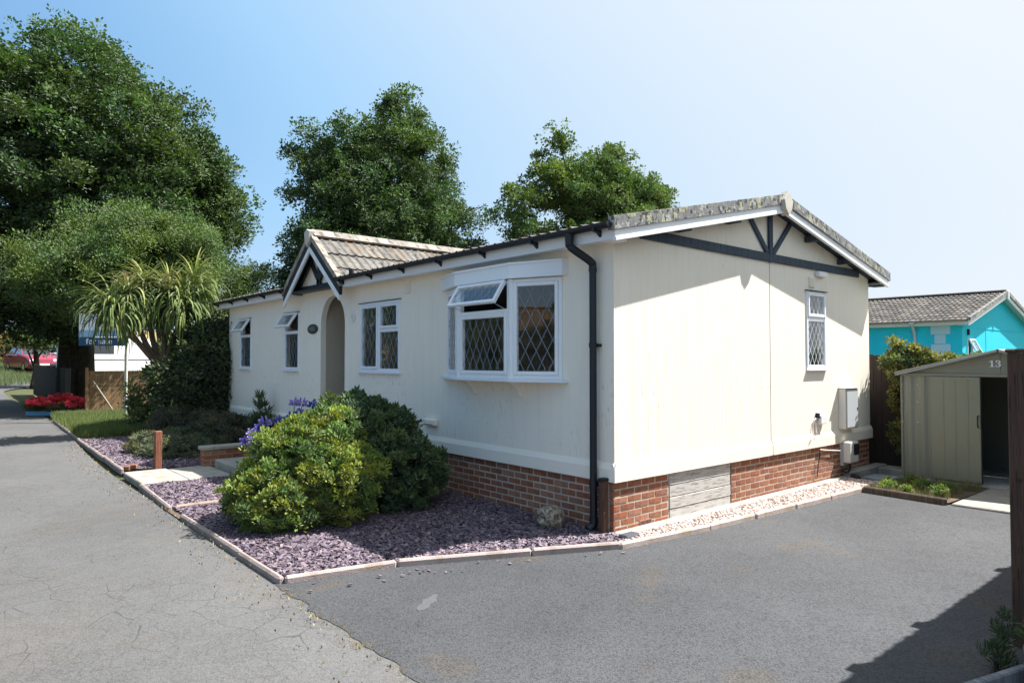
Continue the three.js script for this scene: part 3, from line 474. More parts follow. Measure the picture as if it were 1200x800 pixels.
  for (let i = 0; i < 8; i++) { const g = extr(poly([[.13, -.075], [0, .045], [-.13, -.075], [-.11, -.095], [0, .012], [.11, -.095]]), .415, .004); g.applyMatrix4(toFront); g.translate(X0 + .04 + i * .425, ap + .05, zc); mesh('ridge_tile', metricUV(g), std(lin(.34, .305, .265), .9, { map: tileMap }), pg); }
  const fe = extr(poly([[-.10, .06], [0, .10], [.10, .06], [.07, -.12], [0, -.2], [-.07, -.12]]), .10, .006); fe.applyMatrix4(toFront); fe.translate(X0 - .05, ap - .02, zc); mesh('finial', fe, M.finial, pg);
  putF(poly([[-zc - hw + .18, 3.0], [-zc + hw - .18, 3.0], [-zc, ap - .16]]), -.06, .05, M.render, 'infill_panel', 0);
  for (const [p, q] of [[[-.10, zc - .95, 3.06], [-.10, zc + .95, 3.06]], [[-.095, zc, 3.1], [-.095, zc, 3.75]], [[-.10, zc + .05, 3.1], [-.10, zc - .35, 3.55]], [[-.10, zc - .05, 3.1], [-.10, zc + .35, 3.55]], [[-.105, zc - .93, 3.05], [-.105, zc - .02, 3.80]], [[-.105, zc + .93, 3.05], [-.105, zc + .02, 3.80]]]) mesh('timber', bar([p[0], p[2], p[1]], [q[0], q[2], q[1]], .09, .03, .005, [1, 0, 0]), M.black, pg);
  mesh('soffit_beam', bx(-.24, -.07, 2.985, 3.02, zc - .93, zc + .93, .003), M.black, pg);
  mesh('lead_flashing', bx(E - .1, E - .06, 3.10, 3.19, -5.15, -5.05, .006), M.gutter, pg);
}
// fittings on the walls
{
  const mb = part('meter_box', home); mesh('case', bx(4.99, 5.395, .75, 1.345, .001, .11, .008), M.box, mb); mesh('door', bx(5.01, 5.38, .77, 1.325, .111, .122, .006), M.boxGrey, mb); mesh('latch', bx(5.345, 5.365, 1.02, 1.06, .1225, .128, .002), M.black, mb); mesh('hood', bx(4.975, 5.41, 1.346, 1.36, .001, .135, .004), M.box, mb);
  const m2 = part('supply_box', home); mesh('case', bx(5.03, 5.33, .25, .56, .036, .145, .015), M.box, m2); mesh('back_plate', bx(5.05, 5.31, .20, .53, -.01, .035, .004), M.boxGrey, m2); mesh('cover', bx(5.15, 5.315, .36, .525, .1455, .155, .006), M.darkGlass, m2); for (const x of [5.12, 5.16]) mesh('cable', tube([[x, .25, .08], [x + .01, .16, .09], [x - .03, .10, .06], [x - .06, .125, -.0]], [.009, .009], 6), M.rubber, m2);
  const sk = part('outdoor_socket', home); mesh('case', bx(4.32, 4.50, .86, .985, .001, .06, .008), M.white, sk); mesh('plug', bx(4.27, 4.315, .95, 1.02, .001, .05, .006), M.rubber, sk); mesh('cable', tube([[4.29, .95, .03], [4.20, .93, .02], [4.16, .80, .02], [4.10, .70, .04], [4.05, .66, .045]], [.008, .008], 6), M.box, sk); mesh('pipe', tube([[4.24, .95, .02], [4.235, .80, .02], [4.22, .72, .042]], [.011, .011], 6), M.box, sk);
  const v1 = part('wall_vent', home); mesh('plate', bx(4.12, 4.27, 2.79, 2.945, .001, .015, .003), M.cream, v1); for (let i = 0; i < 5; i++) mesh('louvre', bx(4.13, 4.26, 2.805 + i * .026, 2.815 + i * .026, .0155, .025, .002), M.cream, v1);
  mesh('wall_light_box', bx(4.30, 4.56, 2.955, 3.03, .002, .07, .01), M.white, home);
  const v2 = part('wall_vent', home); mesh('plate', bx(-.016, -.001, 2.74, 2.91, -4.03, -3.875, .003), M.cream, v2); for (let i = 0; i < 5; i++) mesh('louvre', bx(-.026, -.0165, 2.757 + i * .028, 2.768 + i * .028, -4.02, -3.885, .002), M.cream, v2);
  const v3 = part('flue_vent', home); mesh('cowl', bx(-.07, -.001, .87, .96, -3.44, -3.15, .012), M.cream, v3); mesh('slot', bx(-.0725, -.0705, .885, .895, -3.41, -3.18, .0005), M.grille, v3);
  const pq = part('name_plaque', home); const el = new THREE.Shape(); el.absellipse(0, 0, .21, .085, 0, 2 * Math.PI); const g = extr(el, .012, .004, 20); g.applyMatrix4(toFront); g.translate(-.018, 2.33, -7.20); mesh('plate', g, std(lin(.025, .04, .035), .5), pq); for (const [u, v, w] of [[0, .03, .2], [-.02, 0, .26], [.02, -.03, .18]]) mesh('lettering', bx(-.026, -.0235, 2.325 + v, 2.337 + v, -7.20 + u - w / 2, -7.20 + u + w / 2, .001), std(lin(.25, .28, .24), .6), pq);
  const or = part('wall_ornament', home); for (let i = 0; i < 8; i++) { const t = i / 8 * 2 * Math.PI; const q = new THREE.SphereGeometry(.035, 8, 6); q.scale(.35, 1, .6); q.rotateX(-t); q.translate(-.006, 2.47 + .055 * Math.cos(t), -5.63 + .05 * Math.sin(t)); mesh('petal', q, std(lin(.74, .72, .68), .8), or); }
  const rp = part('waste_pipe', home); mesh('pipe', tube([[4.36, .50, -.0], [4.35, .49, .02], [4.31, .30, .016], [4.28, .13, .012]], [.006, .006], 6), M.black, rp); mesh('spur', tube([[4.36, .50, .02], [4.55, .475, .02], [4.98, .43, .03]], [.009, .009], 6), M.box, rp);
  mesh('drain_pipe', tube([[5.05, .07, .145], [5.06, .075, .20], [5.03, .04, .26]], [.035, .04], 10), M.rubber, home);
}
// post against the corner, rock on the slate
{ const p = thing('corner_stake', 'dark brown wooden stake against brick base at house corner', 'post', [-.06, 0, -.09]); mesh('stake', bx(-.045, .04, -.02, .55, -.035, .035, .008), M.woodBrown, p); mesh('batten', bx(.041, .053, .05, .52, -.02, .03, .003), M.peel, p); mesh('cap', bx(-.052, .045, .551, .58, -.04, .04, .008), M.woodDark, p); }
{ const g = new THREE.IcosahedronGeometry(.16, 4), p = g.attributes.position, v = new THREE.Vector3(); for (let i = 0; i < p.count; i++) { v.fromBufferAttribute(p, i); const n = v.clone().normalize(), k = .74 + .42 * wf(n.x * 1.6 + n.z, n.y * 1.6 + 3, 77) + .34 * wf(n.x * 4 + 9, n.y * 4 + n.z * 4, 78) - .1; v.multiplyScalar(k); p.setXYZ(i, v.x * 1.05, v.y * .85, v.z * .9); } g.computeVertexNormals(); const m = single('rock', metricUV(g), M.stoneRock, 'rough pale boulder on the slate by brick base', 'rock'); m.position.set(-.30, .12, -.62); m.rotation.y = .8; }
single('slate_block', bx(-.11, .10, -.01, .07, .13, .25, .015), std(lin(.06, .06, .075), .8, { map: concMap }), 'dark slate block lying at the house corner', 'stone');

// ---------------------------------------------------------------- slate chips and pebbles
function scatter(name, label, category, polys, per, geo, mat, y, size, flatn, cols, seed) {
  const r = rngOf(seed), list = []; for (const pg of polys) { const xs = pg.map(p => p[0]), zs = pg.map(p => p[1]), a = Math.min(...xs), b = Math.max(...xs), c = Math.min(...zs), d = Math.max(...zs); const n = Math.round((b - a) * (d - c) * per); for (let i = 0; i < n; i++) { const x = R(a, b, r), z = R(c, d, r); if (inPoly(pg, x, z)) list.push([x, z]); } }
  const im = shade(new THREE.InstancedMesh(geo, mat, list.length)); im.name = numbered(name); const m = new THREE.Matrix4(), q = new THREE.Quaternion(), e = new THREE.Euler(), col = new THREE.Color();
  list.forEach(([x, z], i) => { const s = R(size[0], size[1], r); e.set(R(-flatn, flatn, r), R(0, 6.28, r), R(-flatn, flatn, r)); m.compose(new THREE.Vector3(x, y + R(0, .018, r), z), q.setFromEuler(e), new THREE.Vector3(s * R(.8, 1.5, r), s * R(.6, 1.2, r), s * R(.7, 1.1, r))); im.setMatrixAt(i, m); const c = cols[Math.floor(r() * cols.length)], k = R(.75, 1.25, r); im.setColorAt(i, col.setRGB(c[0] * k, c[1] * k, c[2] * k)); });
  im.userData = { kind: 'stuff', label, category }; scene.add(im); return im;
}
const chip = (() => { const g = new THREE.CylinderGeometry(.5, .42, .16, 6, 1), p = g.attributes.position; for (let i = 0; i < p.count; i++) { const a = Math.atan2(p.getZ(i), p.getX(i)), k = 1 + .28 * Math.sin(a * 2 + 1) + .15 * Math.sin(a * 3); p.setX(i, p.getX(i) * k); p.setZ(i, p.getZ(i) * k); } const h = g.toNonIndexed(); h.computeVertexNormals(); return h; })();
const slateCols = [[.118, .080, .104], [.14, .10, .122], [.098, .070, .098], [.165, .12, .132], [.112, .088, .122], [.072, .052, .07], [.21, .16, .17]];
scatter('slate_chippings', 'purple slate chippings on bed around two big bushes', 'gravel', [bedA], 2900, chip, std(0xffffff, .7), .026, [.022, .052], .45, slateCols, 101);
scatter('slate_chippings', 'purple slate chippings on small bed beside concrete path', 'gravel', [bedB], 2900, chip, std(0xffffff, .7), .026, [.022, .052], .45, slateCols, 102);
scatter('slate_chippings', 'purple slate chippings on bed beyond the path and lone post', 'gravel', [bedC], 1800, chip, std(0xffffff, .7), .026, [.028, .06], .45, slateCols, 103);
scatter('slate_chippings', 'few stray slate chips lying on drive beside the kerb', 'gravel', [[[-3.12, -.70], [-1.1, .0], [-.30, .37], [-.35, .50], [-1.2, .16], [-3.2, -.45]]], 42, chip, std(0xffffff, .7), .006, [.018, .04], .2, slateCols, 105);
scatter('pebbles', 'pale pink pebbles in strip along the gable foot', 'gravel', [[[-.28, .28], [.93, .43], [4.2, .56], [5.05, .56], [5.05, .13], [-.02, .13]]], 3600, new THREE.IcosahedronGeometry(.5, 1), std(0xffffff, .8), .022, [.018, .036], 3, [[.50, .40, .345], [.45, .335, .29], [.55, .465, .40], [.36, .27, .235], [.57, .50, .45], [.27, .20, .18]], 104);

// ---------------------------------------------------------------- foliage
function sprig(n, len, wid, rad, seed, up = .35) {
  const r = rngOf(seed), pos = [], v = new THREE.Vector3(), q = new THREE.Quaternion(), e = new THREE.Euler();
  for (let i = 0; i < n; i++) {
    const th = R(0, 6.283, r), ph = Math.acos(R(-.7, 1, r)), d = new THREE.Vector3(Math.sin(ph) * Math.cos(th), Math.cos(ph) + up, Math.sin(ph) * Math.sin(th)).normalize(), o = d.clone().multiplyScalar(rad * R(.25, 1, r)), s = R(.7, 1.25, r);
    let side = new THREE.Vector3().crossVectors(d, new THREE.Vector3(R(-.6, .6, r), 1, R(-.6, .6, r))).normalize(); const nn = new THREE.Vector3().crossVectors(side, d);
    const A = o.clone(), T = o.clone().addScaledVector(d, len * s), mdl = o.clone().addScaledVector(d, len * s * .5).addScaledVector(nn, -wid * .18), Lf = mdl.clone().addScaledVector(side, wid * s / 2).addScaledVector(nn, wid * .2), Rt = mdl.clone().addScaledVector(side, -wid * s / 2).addScaledVector(nn, wid * .2);
    for (const t of [A, Lf, T, A, T, Rt]) pos.push(t.x, t.y, t.z);
  }
  const g = new THREE.BufferGeometry(); g.setAttribute('position', new THREE.Float32BufferAttribute(pos, 3)); g.computeVertexNormals(); return g;
}
// lobes: [x,y,z, rx,ry,rz, clumps]
function crown(parent, name, lobes, perClump, clumpR, geo, mat, size, tones, seed, inner = .25) {
  const r = rngOf(seed), list = [];
  for (const [x, y, z, a, b, c, n] of lobes) for (let i = 0; i < n; i++) {
    const th = R(0, 6.283, r), cp = R(-1, 1, r), sp = Math.sqrt(1 - cp * cp), k = r() < inner ? R(.25, .8, r) : r() < .12 ? R(1.04, 1.16, r) : R(.80, 1.05, r);
    const cx = x + a * k * sp * Math.cos(th), cy = y + b * k * cp, cz = z + c * k * sp * Math.sin(th), cr = clumpR * R(.55, 1.3, r), tone = R(.8, 1.2, r), hue = r();
    const m = Math.round(perClump * R(.6, 1.35, r));
    for (let j = 0; j < m; j++) { const t2 = R(0, 6.283, r), c2 = R(-1, 1, r), s2 = Math.sqrt(1 - c2 * c2), q = Math.pow(r(), .5) * cr; list.push([cx + q * s2 * Math.cos(t2), cy + q * c2 * .7, cz + q * s2 * Math.sin(t2), tone * R(.82, 1.18, r), hue]); }
  }
  const im = shade(new THREE.InstancedMesh(geo, mat, list.length)); im.name = name; const m = new THREE.Matrix4(), Q = new THREE.Quaternion(), e = new THREE.Euler(), col = new THREE.Color();
  list.forEach(([x, y, z, t, h], i) => { const s = R(size[0], size[1], r); e.set(R(-.7, .7, r), R(0, 6.28, r), R(-.7, .7, r)); im.setMatrixAt(i, m.compose(new THREE.Vector3(x, Math.max(y, .03), z), Q.setFromEuler(e), new THREE.Vector3(s, s, s))); const c = tones[Math.min(tones.length - 1, Math.floor(h * tones.length))]; im.setColorAt(i, col.setRGB(c[0] * t, c[1] * t, c[2] * t)); });
  im.userData.kind = 'stuff'; parent.add(im); return im;
}
function limbs(parent, base, top, r0, targets, mat = M.bark) {
  const g = [tube([base, [mix(base[0], top[0], .35) + .08, mix(base[1], top[1], .35), mix(base[2], top[2], .35) - .06], top], [r0 * 1.35, r0, r0 * .75, r0 * .4], 10)];
  for (const t of targets) { const k = R(.35, .9), s = [mix(base[0], top[0], k), mix(base[1], top[1], k), mix(base[2], top[2], k)]; g.push(tube([s, [mix(s[0], t[0], .5) + R(-.3, .3), mix(s[1], t[1], .5) + R(-.1, .5), mix(s[2], t[2], .5) + R(-.3, .3)], t], [r0 * .42, r0 * .26, r0 * .08], 6)); }
  return mesh('trunk', merge(g), mat, parent);
}
const G = { alder: [[.9, 1, .8], [1.1, 1.05, .8], [.75, .9, .9], [1.25, 1.15, .75]], bright: [[1, 1, .8], [1.3, 1.15, .7], [.8, .95, .9]] };
const treeLeaf = leafMat(.050, .098, .014), treeLeaf2 = leafMat(.080, .138, .017), gardenLeaf = leafMat(.085, .125, .022);
const alderSprig = sprig(22, .125, .085, .27, 5), fineSprig = sprig(22, .085, .04, .2, 6), lightSprig = sprig(20, .115, .08, .25, 8);
{ // tall tree behind the dark fence
  const t = thing('alder_tree', 'tallest dark green tree with thick trunk behind dark fence', 'tree', [-1.0, 0, -27.5]);
  const lobes = [[-.6, 12.7, 0, 2.2, 2.2, 2.3, 45], [.9, 11.4, .4, 3.6, 2.6, 3.3, 75], [-2.8, 10.8, 0, 3.4, 2.7, 3.2, 70], [2.8, 9.3, .8, 2.9, 2.0, 2.8, 60], [0, 8.6, 1.6, 5.2, 2.6, 3.4, 110], [-4.6, 7.8, .4, 3.6, 2.6, 3.2, 80], [4.6, 8.0, .8, 2.1, 1.1, 2.0, 36], [2.4, 6.3, 1.2, 2.9, 1.6, 2.6, 62], [-3.2, 5.4, 1, 3.8, 1.9, 3.2, 90], [.4, 5.2, 1.5, 4.0, 1.6, 3.0, 85], [-5.6, 4.6, .5, 2.6, 1.6, 2.4, 55], [-1.7, 3.6, 1.2, 1.9, .9, 1.6, 34], [2.6, 4.9, -.5, 2.2, 1.2, 2, 32]];
  limbs(t, [0, -.2, 0], [-.2, 11.5, .2], .55, lobes.map(l => [l[0], l[1], l[2]]));
  crown(t, 'crown', lobes, 32, 1.0, alderSprig, treeLeaf, [.75, 1.25], G.alder, 201, .35);
}
{ const t = thing('garden_tree', 'bright green spreading small tree behind the strap-leaved palm', 'tree', [.6, 0, -21.5]);
  const lobes = [[-.2, 5.0, 0, 2.4, 1.5, 2.0, 70], [-2.4, 4.6, .3, 1.7, 1.2, 1.6, 45], [1.5, 4.5, .2, 1.7, 1.2, 1.6, 46], [-1.2, 6.0, 0, 1.6, .9, 1.4, 32], [.5, 5.8, 0, 1.4, .8, 1.4, 30], [-3.6, 4.3, 0, .9, .7, 1.0, 16], [2.9, 3.6, 0, .8, .8, 1.0, 18], [-1.0, 3.7, .4, 2.2, .8, 1.7, 45], [2.9, 3.4, .3, 1.2, .9, 1.1, 22]];
  limbs(t, [0, -.1, 0], [.1, 4.6, 0], .13, lobes.map(l => [l[0], l[1], l[2]]), M.barkPale); crown(t, 'crown', lobes, 30, .66, fineSprig, treeLeaf2, [.8, 1.3], G.bright, 202, .3); }
{ const t = thing('alder_tree', 'dark green pointed tree rising behind the porch gable', 'tree', [9.2, 0, -21.6]);
  const lobes = [[1.2, 12.0, .3, 1.1, 1.5, 1.2, 22], [1.1, 10.4, .3, 2.1, 1.7, 2.0, 45], [-1.7, 10.2, 0, 1.7, 1.5, 1.6, 34], [2.6, 8.4, .3, 2.0, 1.6, 1.8, 45], [-2.0, 8.2, 0, 1.8, 1.5, 1.8, 42], [.2, 8.5, .6, 2.6, 1.8, 2.2, 60], [-.4, 6.6, .8, 3.2, 1.6, 2.4, 75], [3.2, 6.3, .4, 2.0, 1.4, 1.8, 42], [-2.6, 5.4, .4, 1.6, 1.4, 1.6, 38], [-3.0, 4.0, 0, 1.4, 1.2, 1.4, 28], [1.4, 4.8, .5, 3.0, 1.4, 2.2, 60]];
  limbs(t, [0, -.1, 0], [.6, 11, .2], .3, lobes.map(l => [l[0], l[1], l[2]])); crown(t, 'crown', lobes, 28, .80, alderSprig, treeLeaf, [.65, 1.1], G.alder, 203, .28); }
{ const t = thing('alder_tree', 'lighter green loose-topped tree behind the roof ridge', 'tree', [19.6, 0, -18.0]);
  const lobes = [[-2.6, 9.9, 0, 1.8, 1.5, 1.6, 34], [.4, 10.1, .2, 1.4, 1.9, 1.4, 30], [3.1, 9.6, 0, 1.6, 1.5, 1.5, 30], [-3.6, 8.2, .2, 2.2, 1.7, 1.8, 45], [5.2, 8.1, 0, 1.7, 1.4, 1.5, 38], [5.0, 6.8, .3, 2.1, 1.3, 1.6, 40], [1.8, 9.9, .2, 1.6, 1.3, 1.5, 34], [-1.0, 10.2, .2, 1.5, 1.2, 1.4, 30], [1.7, 9.0, .2, 1.8, 1.3, 1.6, 34], [-1.2, 9.3, .2, 1.8, 1.2, 1.6, 34], [0, 8.3, .6, 2.6, 1.8, 2.0, 55], [3.4, 8.1, 0, 1.7, 1.6, 1.7, 36], [1.0, 6.6, .6, 3.8, 1.6, 2.2, 70], [-2.6, 6.2, .4, 2.6, 1.5, 2.0, 50], [.5, 12.2, .2, .35, .5, .35, 4], [-2.8, 11.9, 0, .3, .55, .3, 4], [4.2, 9.9, 0, .5, .8, .5, 8]];
  limbs(t, [0, -.1, 0], [.3, 9.5, .2], .26, lobes.map(l => [l[0], l[1], l[2]])); crown(t, 'crown', lobes, 24, .74, lightSprig, treeLeaf2, [.75, 1.2], G.bright, 204, .22); }
{ const t = thing('street_tree', 'small round-headed tree beside red car beyond the fence', 'tree', [-1.25, rise(-40), -40]); const lobes = [[0, 2.75, 0, 1.0, .6, 1.0, 26], [.7, 2.5, 0, .7, .5, .8, 14], [-.5, 2.5, 0, .6, .4, .7, 12]]; limbs(t, [0, -.1, 0], [.05, 2.4, 0], .17, lobes.map(l => [l[0], l[1], l[2]])); crown(t, 'crown', lobes, 10, .4, fineSprig, treeLeaf2, [.9, 1.4], G.bright, 205); }
{ const t = thing('background_tree', 'pale green tree top between palm and house roof', 'tree', [6.2, 0, -24.5]); const lobes = [[-.8, 4.2, 0, 1.4, 1.3, 1.3, 30], [.6, 3.6, 0, 1.6, 1.2, 1.3, 32], [-1.2, 2.6, 0, 1.6, 1.2, 1.3, 30]]; limbs(t, [0, -.1, 0], [0, 3.6, 0], .12, lobes.map(l => [l[0], l[1], l[2]])); crown(t, 'crown', lobes, 12, .55, fineSprig, treeLeaf2, [.9, 1.3], G.bright, 206); }

// shrubs
function shrub(name, label, pos, lobes, per, cr, geo, mat, size, tones, seed, category = 'bush') { const t = thing(name, label, category, pos); const st = lobes.slice(0, 6).map(l => tube([[R(-.06, .06), -.02, R(-.06, .06)], [l[0] * .5, l[1] * .45, l[2] * .5], [l[0], l[1], l[2]]], [.022, .016, .008], 5)); mesh('stems', merge(st), M.bark, t); crown(t, 'foliage', lobes, per, cr, geo, mat, size, tones, seed, .2); return t; }
const smallLeaf = sprig(15, .036, .021, .05, 9, .8), roundLeaf = sprig(16, .052, .024, .055, 10, .9);
shrub('golden_bush', 'golden-green rounded bush on slate bed near the kerb', [-2.12, 0, -2.72], [[.02, .50, 0, .56, .54, .62, 330], [-.28, .30, .15, .48, .36, .58, 260], [.24, .40, .40, .46, .46, .5, 250], [.1, .22, -.1, .70, .30, .76, 240], [.12, .80, -.02, .36, .28, .4, 130], [.36, .84, .05, .3, .36, .34, 120]], 14, .10, smallLeaf, leafMat(.185, .25, .028, .35, .12), [.7, 1.3], [[1, 1, .8], [1.35, 1.15, .8], [.7, .85, .9], [1.15, .95, .6], [.5, .68, .8]], 301);
shrub('green_bush', 'dark green taller bush between golden bush and house wall', [-1.22, 0, -2.95], [[0, .62, 0, .62, .62, .66, 280], [.25, .42, .25, .58, .48, .62, 240], [-.2, .95, -.1, .36, .32, .4, 110], [.22, .84, .1, .34, .34, .34, 90], [.1, .28, .1, .75, .34, .8, 200], [-.3, .6, .3, .45, .5, .4, 130]], 12, .10, roundLeaf, leafMat(.070, .115, .028, .35, .15), [.8, 1.3], [[1, 1, 1], [1.3, 1.15, .8], [.75, .9, .95]], 302);
shrub('dark_shrub', 'dark leafy shrub against the far corner of the house', [-.55, 0, -12.35], [[.2, 1.4, 0, .75, 1.25, .5, 130], [-.3, 1.0, .1, .55, .9, .45, 80], [.55, 1.9, .1, .42, .85, .4, 60], [.75, 1.0, .35, .22, .8, .25, 34], [0, .4, .1, .8, .4, .5, 60]], 11, .26, sprig(14, .085, .05, .17, 12), leafMat(.050, .078, .018), [.8, 1.3], G.bright, 303);
shrub('hedge_shrub', 'untidy green shrub under the palm leaves by lawn', [.35, 0, -14.2], [[0, 1.2, 0, 1.3, 1.1, .7, 120], [-1.2, .8, .2, .8, .8, .6, 60], [-.6, 1.8, 0, .7, .6, .6, 40]], 9, .24, sprig(14, .09, .05, .14, 13), gardenLeaf, [.8, 1.3], G.bright, 304);
shrub('low_heather', 'low grey-green mounded shrub behind the lone post', [-1.85, 0, -9.0], [[0, .10, 0, .62, .20, .8, 150], [.45, .14, -.8, .7, .24, .8, 150], [-.2, .12, -.7, .5, .2, .6, 90]], 8, .08, sprig(16, .05, .012, .05, 14, .9), leafMat(.105, .12, .052), [.9, 1.4], [[1, 1, 1], [1.3, 1.1, .8], [.8, .95, 1]], 305, 'shrub');
shrub('low_conifer', 'dark low spreading shrub by the front wall', [-.75, 0, -9.6], [[0, .24, 0, .62, .34, .9, 130], [.1, .25, -1.2, .55, .36, .9, 110], [-.5, .3, -1.9, .5, .36, .6, 70]], 8, .10, sprig(16, .07, .014, .07, 15, .9), leafMat(.062, .07, .032), [.9, 1.4], [[1, 1, 1], [1.4, 1.1, .7], [.8, .95, 1]], 306, 'shrub');
shrub('wall_plant', 'upright green plant against wall left of the doorway', [-.30, 0, -9.0], [[0, .45, 0, .16, .3, .16, 14], [0, .85, 0, .1, .2, .12, 5]], 5, .09, sprig(10, .14, .02, .03, 16, 1.6), leafMat(.06, .10, .035), [.8, 1.4], G.bright, 307, 'plant');
shrub('fence_climber', 'yellow-green climber sprawling over fence top and shed roof', [6.15, 0, .55], [[.1, 1.72, -.05, .28, .14, .30, 60], [.0, 1.68, .42, .25, .12, .30, 46], [.05, 1.86, .12, .12, .12, .16, 16], [-.15, 1.52, .05, .14, .14, .18, 20], [.1, 1.95, -.2, .06, .14, .08, 7], [.0, 1.74, .82, .16, .05, .2, 14], [.15, 1.0, -.2, .12, .7, .1, 16]], 7, .08, sprig(13, .05, .03, .05, 17), leafMat(.17, .19, .03), [.8, 1.3], [[1, 1, .8], [1.5, 1.25, .9], [.6, .8, .9]], 308, 'climber');

// lone post, sign, cordyline
{ const p = thing('lone_post', 'short reddish-brown wooden post at the edge of path', 'post', [-2.52, 0, -7.32]); mesh('post', bx(-.05, .05, -.05, .64, -.05, .05, .008), M.postRed, p); }
const font = await new FontLoader().loadAsync('fonts/droid/droid_sans_bold.typeface.json'), serif = await new FontLoader().loadAsync('fonts/droid/droid_serif_bold.typeface.json');
{ const s = thing('for_sale_sign', 'estate agent board on white pole reading for sale', 'sign', [-1.08, 0, -17.5]); const th = -.67; s.rotation.y = th;
  mesh('pole', bx(-.035, .035, -.1, 3.15, -.035, .035, .006), std(lin(.55, .53, .48), .7, { map: peelMap }), s); const b = mesh('board', bx(-1.32, -.02, 2.42, 3.08, .036, .05, .003), M.white, s); mesh('blue_panel', bx(-1.315, -.025, 2.422, 2.62, .051, .054, .001), std(lin(.30, .46, .62), .5), s); mesh('slip_board', bx(-1.32, -.02, 2.17, 2.41, .036, .052, .003), std(lin(.012, .06, .14), .5), s);
  const t = new TextGeometry('for sale', { font, size: .15, depth: .004, curveSegments: 4 }); t.translate(-1.12, 2.22, .053); mesh('lettering', t, M.white, s); }
function strap(len, wid, el0, droop, n = 7) { const pos = []; let x = 0, y = 0, a = el0; const P = []; for (let i = 0; i <= n; i++) { const t = i / n, w = wid * (t < .25 ? .55 + 1.8 * t : 1) * Math.pow(1 - t, .55) + .002; P.push([x, y, w, a]); x += Math.cos(a) * len / n; y += Math.sin(a) * len / n; a -= droop / n * (0.5 + t * 1.2); }
  for (let i = 0; i < n; i++) { const [xa, ya, wa, aa] = P[i], [xb, yb, wb, ab] = P[i + 1]; for (const s of [-1, 1]) { const f = .35; pos.push(xa, ya, 0, xb, yb, 0, xb, yb + wb * f * .5, s * wb / 2, xa, ya, 0, xb, yb + wb * f * .5, s * wb / 2, xa, ya + wa * f * .5, s * wa / 2); } }
  const g = new THREE.BufferGeometry(); g.setAttribute('position', new THREE.Float32BufferAttribute(pos, 3)); g.computeVertexNormals(); return g; }
const strapVar = []; for (let i = 0; i < 14; i++) strapVar.push(strap(R(.95, 1.25), R(.05, .068), 1.45 - i * .165, 0.75 + Math.min(i, 7) * .23 - Math.max(0, i - 7) * .16 + R(-.1, .25), 9));
const palmMats = [leafMat(.175, .22, .04, .3, .08), leafMat(.115, .165, .033, .3, .08), leafMat(.31, .32, .085, .3, .08)];
function rosette(parent, x, y, z, n, s, mats, r) { const h = part('leaf_head', parent); h.position.set(x, y, z); for (let i = 0; i < n; i++) { const k = Math.min(13, Math.floor(Math.pow(r(), 1.15) * 14)), m = mesh('leaf', strapVar[k], mats[Math.floor(r() * mats.length)], h); m.rotation.set(R(-.1, .1, r), R(0, 6.283, r), R(-.12, .12, r), 'YXZ'); m.scale.setScalar(s * R(.8, 1.15, r)); m.position.y = R(-.12, .1, r); } return h; }
{ const p = thing('cabbage_palm', 'tall branching palm with drooping strap leaves by lawn', 'palm', [-1.2, 0, -13.0]); const r = rngOf(41);
  const heads = [[0.10, 3.35, .25], [-.72, 3.25, .1], [.72, 3.6, 0], [-1.08, 2.95, .30], [.42, 3.05, .35], [-.30, 3.5, -.2]];
  mesh('trunk', merge([tube([[0, -.1, 0], [.04, .9, 0], [.02, 1.7, 0]], [.14, .10, .09], 9), ...heads.map(([x, y, z]) => tube([[.02, 1.55, 0], [x * .5, 2.2, z * .5], [x, y, z]], [.075, .06, .055], 7))]), M.barkPale, p);
  heads.forEach(([x, y, z], i) => rosette(p, x, y, z, 46, [1, .95, .95, .9, 1, .85][i], palmMats, r));
  { const lm = []; for (const [x, y, z] of heads) for (let i = 0; i < 120; i++) { const k = 3 + Math.floor(r() * 11), g = strapVar[k].clone(); g.scale(.92, .92, .92); g.rotateY(R(0, 6.283, r)); g.translate(x, y + R(-.25, .05, r), z); lm.push(g); } stuff(mesh('leaf_mass', merge(lm), palmMats[1], p)); }
  const fl = []; for (const [x, y, z] of heads.slice(0, 2)) for (let i = 0; i < 130; i++) { const a = R(0, 6.28, r), q = R(0, .42, r), hh = R(.05, .45, r); fl.push(bar([x + q * Math.cos(a), y + hh, z + q * Math.sin(a)], [x + (q + .05) * Math.cos(a + .4), y + hh + .05, z + (q + .05) * Math.sin(a + .4)], .012, .012, .003)); }
  stuff(mesh('flower_plumes', merge(fl), std(lin(.22, .17, .07), .9), p)); }
{ const p = thing('young_palm', 'young strap-leaved palm rosette at foot of tall palm', 'palm', [-1.05, 0, -12.35]); const r = rngOf(43); mesh('trunk', tube([[0, -.05, 0], [0, .4, 0], [.02, .8, 0]], [.08, .06, .05], 7), M.barkPale, p); rosette(p, .02, .8, 0, 52, .8, palmMats, r); rosette(p, -.1, .15, .1, 34, .6, palmMats, r); }

